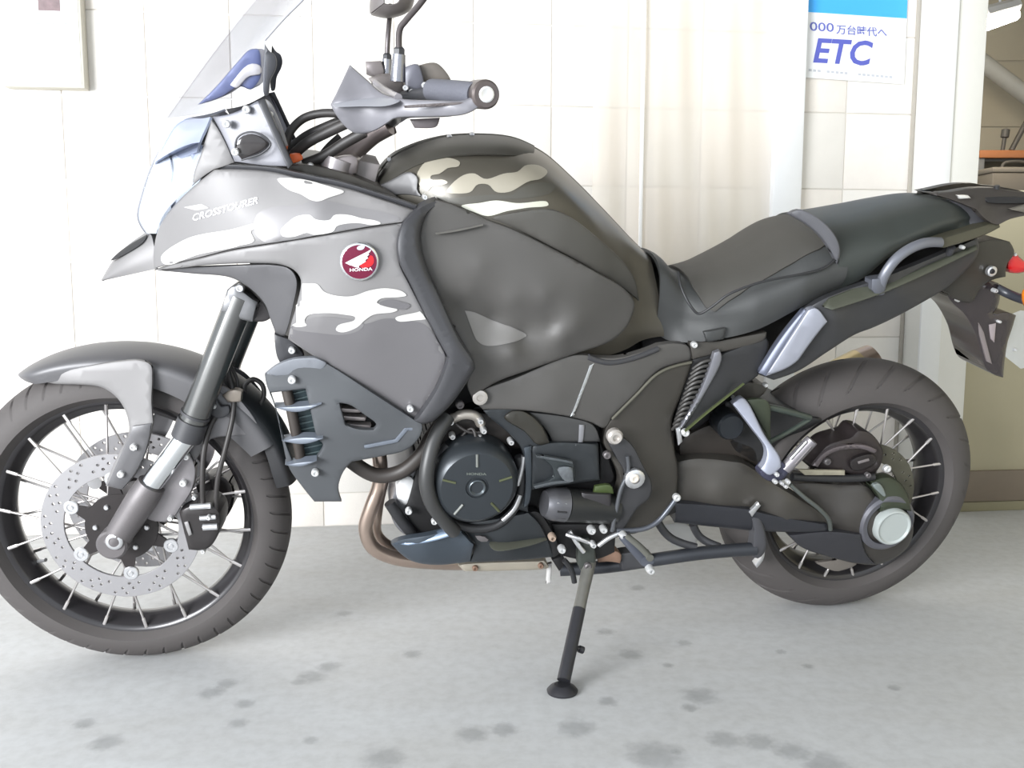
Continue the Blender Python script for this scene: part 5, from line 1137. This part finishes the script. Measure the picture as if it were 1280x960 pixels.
# hugger, peg hanger
hg = pan('hugger', [(906, 502, 0), (928, 496), (960, 500), (1010, 520, 0), (1028, 524), (1010, 536), (980, 548), (966, 560), (958, 590, 0), (930, 576), (910, 560)], .085, dark_b, t=.17, R=.01)
pan('hugger_flange', [(914, 480, 0), (942, 478), (960, 484, 0), (950, 496), (932, 500), (918, 500, 0)], .095, brown_c, t=.19, R=.004); bolt(957, 481, .098, 3.2, hg); bolt(917, 497, .12, 2.6, hg)
phg = pan('peg_hanger', [(916, 505, 0), (928, 497), (935, 503), (956, 544), (975, 572), (976, 584, 0), (962, 594), (951, 586, 0), (957, 576), (958, 562), (940, 536)], [(916, 505, .15), (935, 503, .15), (976, 580, .205), (951, 588, .20)], mat('hanger silver', (150, 153, 166), .45, .35), t=.02, R=.004, two=True)
pan('hanger_web', [(934, 500, 0), (960, 502), (963, 540), (965, 556, 0), (950, 528)], .142, mat('web olive black', (56, 62, 49), .45, .2), phg, t=.012, R=.003)
tub('hanger_bar', [(944, 506, .13), (975, 512, .125), (1012, 522, .11)], .0075, mat('bar green grey', (72, 80, 75), .35, .4), phg)
tub('hanger_bar', [(962, 552, .14), (985, 540, .125), (1012, 524, .11)], .0055, mat('bar green grey', (72, 80, 75), .35, .4), phg)
pan('hanger_end', [(950, 590, 0), (962, 578), (977, 577), (986, 588), (978, 600), (964, 602), (952, 596)], [(950, 590, .19), (986, 588, .2), (970, 578, .2)], mat('hanger end blue', (66, 66, 84), .4, .3), phg, t=.03, R=.005)
for q in [(971, 593, 3), (969, 602, 3), (977, 604, 2.5), (985, 602, 3), (982, 608, 2.5)]: bolt(q[0], q[1], .206, q[2], phg)
pg = tub('passenger_peg', [(981, 586, .19), (998, 568, .195), (1015, 550, .20)], .0135, mat('peg grey', (134, 130, 134), .4, .5), n=16)
tub('peg_rib', [(988, 574, .204), (1008, 552, .21)], .003, alu, pg); tub('peg_rib', [(994, 580, .204), (1014, 558, .21)], .003, castg, pg)
cp = P(912, 532, .12); obj('cap_nut', Geo().lathe(cp, (0, 1, 0), [(-.04, .030), (.006, .030), (.012, .026), (.013, .004)], 28), mat('cap blue dark', (42, 45, 49), .3, .4), moto, 30)
pan('linkage', [(866, 540, 0), (900, 530), (920, 548), (945, 560), (950, 585, 0), (930, 576), (890, 571), (850, 572, 0), (850, 552)], .085, mat('linkage brown', (56, 51, 47), .5, .25, var=.15), t=.17, R=.006)
# stands, pegs, levers
cs = tub('centre_stand', [(700, 712, .07), (760, 708, .09), (815, 700, .11), (880, 691, .13), (944, 686, .14)], .0150, mat('stand blue black', (54, 56, 61), .4, .3), n=16)
pan('stand_foot', [(934, 640, 0), (944, 636), (952, 650), (958, 672), (957, 688), (948, 698), (938, 694, 0), (942, 670), (940, 652)], .15, mat('foot grey', (76, 76, 80), .45, .3), cs, t=.03, R=.006)
pan('stand_tang', [(936, 640, 0), (948, 628, 0), (951, 632, 0), (940, 646, 0)], .158, alu, cs, t=.01, R=.003); pan('stand_tang', [(944, 706, 0), (956, 690, 0), (954, 700), (946, 710, 0)], .13, alu, cs, t=.02, R=.003)
tub('stand_brace', [(822, 652, .11), (838, 672, .11), (870, 684, .12)], .009, trim_b, cs); tub('stand_brace', [(866, 655, .10), (876, 672, .10), (900, 684, .12)], .009, trim_b, cs)
pan('rusty_bracket', [(746, 694, 0), (756, 687), (776, 692), (775, 704, 0), (760, 702), (748, 703, 0)], .14, rusty, t=.03, R=.004)
pan('stand_bracket', [(776, 692, 0), (800, 690), (815, 694, 0), (812, 710, 0), (777, 712, 0)], .13, trim_b, t=.03, R=.004)
gl = tub('shift_lever', [(846, 622, .185), (836, 636, .188), (822, 652, .19), (808, 660, .19), (790, 663, .19), (770, 663, .19)], .0055, mat('lever grey', (90, 93, 100), .3, .5))
bolt(846, 622, .19, 5, gl); tub('shift_rod', [(748, 682, .19), (762, 672, .192), (775, 666, .192)], .005, alu, gl)
fpg = tub('foot_peg', [(781, 671, .20), (795, 686, .25), (809, 702, .31)], [.0135, .0155, .0150], mat('peg rubber grey', (76, 79, 88), .5, .2), n=14, flat=.7)
bolt(812, 711, .315, 5, fpg, h=.012); tub('peg_rubber', [(785, 672, .215), (800, 684, .265), (813, 698, .315)], .0075, mat('peg rubber olive', (86, 86, 80), .6), fpg)
bolt(779, 669, .205, 5, fpg, h=.01)
# side stand down to the floor
def to_local(w): return (np.linalg.inv(BM) @ np.append(w, 1))[:3]
foot = to_local(ground(703, 858, .012)); top = P(737, 702, .15)
kn_ = foot+(top-foot)*.60
fd_ = (top-foot)/np.linalg.norm(top-foot)
ss = obj('side_stand', Geo().tube([foot+fd_*.012, kn_], .0135, 18, 4), mat('stand black', (48, 48, 52), .4, .3, var=.15, scale=50), moto, 40)
obj('stand_upper', Geo().tube([kn_-fd_*.01, kn_+fd_*.01, top], [.0135, .0125, .0145], 18, 8), mat('worn stand grey', (112, 111, 106), .4, .4, var=.25, scale=40), ss, 40)
dn = to_local(ground(703, 858, 1.0))-to_local(ground(703, 858, 0.0))
wdown = np.linalg.inv(BM)[:3, :3] @ np.array([0, 0, 1.0])
obj('foot_plate', Geo().lathe(foot-wdown*.0115, wdown, [(0, .030), (.004, .031), (.010, .026), (.016, .016)], 24), mat('stand black', (48, 48, 52), .4, .3), ss, 30)
tg = foot+fd_*.085
tdir = F.at(729, 813, foot[1]+fd_[1]*.085)-tg
obj('stand_tang', Geo().tube([tg, tg+tdir*.92], .0055, 10).lathe(tg+tdir*.92, tdir, [(-.008, .0075), (.002, .0075)], 12), mat('stand black', (48, 48, 52), .4, .3), ss, 35)
pan('stand_pivot', [(724, 676, 0), (736, 672), (744, 688), (744, 705), (738, 716), (728, 716), (722, 700)], .165, mat('pivot green black', (70, 74, 70), .4, .35, var=.15), ss, t=.03, R=.006)
tub('stand_spring', [(712, 664, .165), (722, 680, .172), (730, 690, .175)], .005, alu, ss); tub('stand_spring', [(705, 700, .15), (714, 712, .15), (718, 728, .152)], .006, dark_b, ss)
bolt(735, 708, .170, 5, ss, castg)
for q in [(702, 686, 5), (739, 662, 5.5), (754, 661, 5), (741, 680, 4), (690, 671, 5)]: bolt(q[0], q[1], .185, q[2], core, boltm if q[0] != 690 else mat('tan boss', (150, 132, 118), .5), h=.01)
tub('clutch_rod', [(708, 668, .17), (720, 672, .18), (736, 678, .18)], .0045, alu); pan('dark_gearbox', [(690, 655, 0), (770, 655, 0), (768, 690, 0), (740, 700), (700, 694, 0)], .145, engd, t=.05, R=.004)
pan('drain_tube', [(685, 705, 0), (690, 704, 0), (688, 728, 0), (683, 730, 0)], .08, mat('pale tube', (200, 198, 196), .4), t=.01, R=.002)
pan('dark_tab', [(690, 700, 0), (704, 694, 0), (706, 704), (699, 714, 0)], .12, engd, t=.02, R=.003)
pan('link_pale', [(826, 656, 0), (858, 655), (872, 668), (866, 684), (840, 682, 0)], -.05, mat('far bracket pale', (186, 186, 184), .5), t=.02, R=.004)

# ================================================================== handlebar, guards, mirrors (steered)
tub('steering_head', [(416, 214, 0), (430, 190, 0)], .034, castg, None, FS, n=24)
pan('top_yoke', [(396, 212, 0), (420, 196), (446, 196), (446, 216, 0), (420, 224)], .115, mat('yoke grey', (142, 134, 134), .35, .6), t=.23, R=.008, fr=FS)
for sgn in (1, -1):
    g = Geo().tube([S(425, 206, .06), S(440, 190, .05), S(462, 172, .05), S(486, 157, .06)], [.024, .018, .016, .018], 18)
    obj('bar_riser', g if sgn > 0 else mirrored(g), mat('riser grey', (124, 114, 112), .4, .5), moto, 40, SL)
tub('fork_cap', [(418, 214, .104), (423, 198, .104)], .027, mat('cap pale', (176, 170, 172), .3, .6), None, FS, two=True, n=24)
hb = tub('handlebar', [(486, 152, 0), (490, 150, .06), (486, 136, .14), (500, 124, .22), (560, 116, .34), (606, 118, .42)], .0112, trim_b, None, FS, two=True, n=16)
tub('handle_grip', [(540, 113, .31), (566, 115, .355), (596, 118, .41)], .0175, mat('grip rubber', (90, 91, 99), .6, 0, bump=.3, bscale=300), hb, FS, two=True, n=18)
ec = S(606, 118, .425)
o = obj('bar_end', Geo().lathe(ec, (-.25, 1, -.02), [(-.04, .021), (.004, .021), (.008, .018), (.008, .012)], 24), mat('bar end grey', (96, 88, 86), .35, .5), hb, 35, SL)
obj('bar_end_screw', Geo().lathe(ec, (-.25, 1, -.02), [(.004, .0115), (.0095, .0115), (.0105, .009), (.009, .004)], 16), boltm, hb, 35, SL)
hg_y = [(413, 131, .345), (437, 81, .30), (470, 110, .345), (500, 124, .385), (560, 128, .425), (608, 118, .435), (600, 133, .430), (546, 146, .41), (487, 152, .375), (456, 167, .335), (430, 125, .350)]
hgd = pan('hand_guard', [(413, 131, 0), (421, 115), (437, 81, 0), (460, 101), (477, 116), (500, 123), (533, 125), (583, 124), (600, 112), (608, 114, 0), (609, 123), (600, 133), (581, 143), (546, 146), (494, 148), (487, 152, 0), (469, 163), (456, 167, 0), (440, 165), (423, 148)], hg_y, mat('guard grey', (112, 111, 116), .38, .15), t=.03, R=.006, fr=FS, two=True)
pan('guard_crease', [(504, 132, 0), (530, 130), (584, 127, 0), (582, 129), (530, 134), (506, 135, 0)], .427, mat('guard line', (92, 86, 86), .5), hgd, t=.012, R=.002, fr=FS)
pan('guard_face', [(415, 130, 0), (450, 124), (480, 122), (500, 126), (486, 132), (450, 133), (418, 134, 0)], [(415, 131, .353), (500, 126, .392), (450, 128, .366)], mat('guard pale edge', (150, 151, 158), .35, .15), hgd, t=.006, R=.002, fr=FS)
sb_ = pan('switch_box', [(506, 84, 0), (522, 80), (528, 92), (530, 112), (520, 122), (506, 120, 0)], .25, mat('switch blue grey', (92, 92, 101), .4, .1), t=.05, R=.006, fr=FS, two=True)
pan('switch_lever', [(515, 84, 0), (541, 78), (548, 80), (560, 93), (564, 101, 0), (540, 102), (524, 100)], .235, mat('lever olive brown', (98, 92, 86), .45, .1), sb_, t=.03, R=.006, fr=FS)
for q in [(516, 117, 4.5, boltm), (531, 107, 3.5, boltm), (535, 118, 4, trim_b), (507, 110, 3, boltm)]: bolt(q[0], q[1], .262, q[2], sb_, q[3], FS)
pan('switch_knob', [(512, 149, 0), (550, 147, 0), (546, 158), (540, 160), (518, 160, 0)], .36, mat('knob dark', (84, 78, 80), .5), hb, t=.04, R=.004, fr=FS)
pan('control_cluster', [(460, 98, 0), (480, 92), (500, 94), (506, 112), (498, 122), (478, 116)], .20, mat('cluster brown grey', (92, 86, 84), .5, .2, var=.2, scale=60), t=.05, R=.006, fr=FS, two=True)
tub('brake_lever', [(470, 104, .22), (480, 112, .27), (490, 118, .33), (498, 122, .38)], .006, mat('lever pale', (150, 146, 150), .3, .6), None, FS, two=True)
rs = pan('fluid_reservoir', [(457, 77, 0), (476, 76, 0), (480, 92), (470, 96), (458, 93, 0)], -.20, mat('reservoir grey', (126, 118, 116), .4, .2), t=.05, R=.005, fr=FS)
def mirror(px, y0, stem, head, up_px):
    sg = 1 if y0 > 0 else -1
    mo = obj('mirror', Geo().tube([S(a, b, c) for a, b, c in stem], .0052, 12), mat('mirror stem grey', (92, 86, 86), .3, .5), moto, 45, SL)
    (x1, y1), (x2, y2) = px
    obj('mirror_base', Geo().tube([S(x1, y1, y0), S(x2, y2, y0)], [.0125, .0105], 16, 4), mat('base alloy', (150, 150, 156), .25, .8), mo, 40, SL)
    obj('mirror_nut', Geo().lathe(S(x2, y2, y0), (0, 0, 1), [(-.006, .010), (.008, .010), (.012, .006)], 6), trim_b, mo, 30, SL)
    hx, hy = head; yb = stem[-1][2]
    hd = Geo()
    P0 = [(-26, 0), (-24, -22), (-8, -42), (14, -44), (26, -28), (22, -6), (-2, 4)]
    rings = [[(hx+a*k, hy+b*k+(1-k)*-20, yb+sg*dy) for a, b in P0] for k, dy in ((.35, -.075), (.85, -.055), (1, 0), (.85, .055), (.35, .075))]
    hd.loft(FS, [r+[r[0]] for r in rings], 34, 12, thick=.003)
    obj('mirror_head', hd, mat('mirror shell', (112, 106, 104), .45, .1), mo, 50, SL, weld=True)
mirror(((497, 102), (499, 68)), .24, [(499, 66, .24), (500, 36, .25), (507, 26, .26), (524, 6, .29), (536, -10, .31)], (542, -6), 0)
mirror(((483, 100), (484, 74)), -.22, [(484, 72, -.22), (485, 46, -.22), (487, 22, -.23), (488, 6, -.24)], (490, 17), 0)
# far mirror as the photograph shows it, nearer to the screen because of the turned bar
# cables and hoses behind the screen
ym = .07
tub('control_cable', [(426, 142, .12), (400, 142, .11), (378, 149, .10), (362, 166, .10), (357, 185, .10)], .0075, hose, None)
tub('control_cable', [(438, 152, .14), (410, 165, .12), (385, 178, .11), (366, 194, .10)], .0095, hose, None)
tub('control_cable', [(434, 148, .10), (404, 160, .09), (380, 172, .08), (360, 190, .07)], .0085, hose, None)
tub('control_cable', [(456, 165, .13), (432, 178, .12), (405, 195, .11), (380, 205, .10)], .0095, hose, None)
tub('control_cable', [(425, 170, .08), (408, 186, .08), (398, 200, .08)], .006, hose, None)
pan('cable_plug', [(362, 193, 0), (374, 192), (379, 198), (372, 203), (363, 204)], .135, orange_p, t=.015, R=.004)
pan('cable_plug', [(352, 178, 0), (359, 180), (360, 186), (354, 188, 0)], .115, orange_p, t=.015, R=.003)
pan('fuse_box', [(443, 199, 0), (475, 206, 0), (468, 232, 0), (432, 224, 0)], .09, mat('fuse box grey', (146, 140, 140), .5, .05), t=.16, R=.003)
pan('cockpit_floor', [(352, 208, 0), (385, 206), (430, 216), (480, 236, 0), (500, 250), (430, 240, 0), (360, 222, 0)], .14, brown_c, t=.28, R=.004)
bolt(388, 208, .13, 4, trim, boltm)
pan('ignition_block', [(398, 198, 0), (412, 192), (424, 200), (420, 214), (400, 214, 0)], .07, mat('yoke grey', (142, 134, 134), .35, .6), t=.08, R=.006, fr=FS)
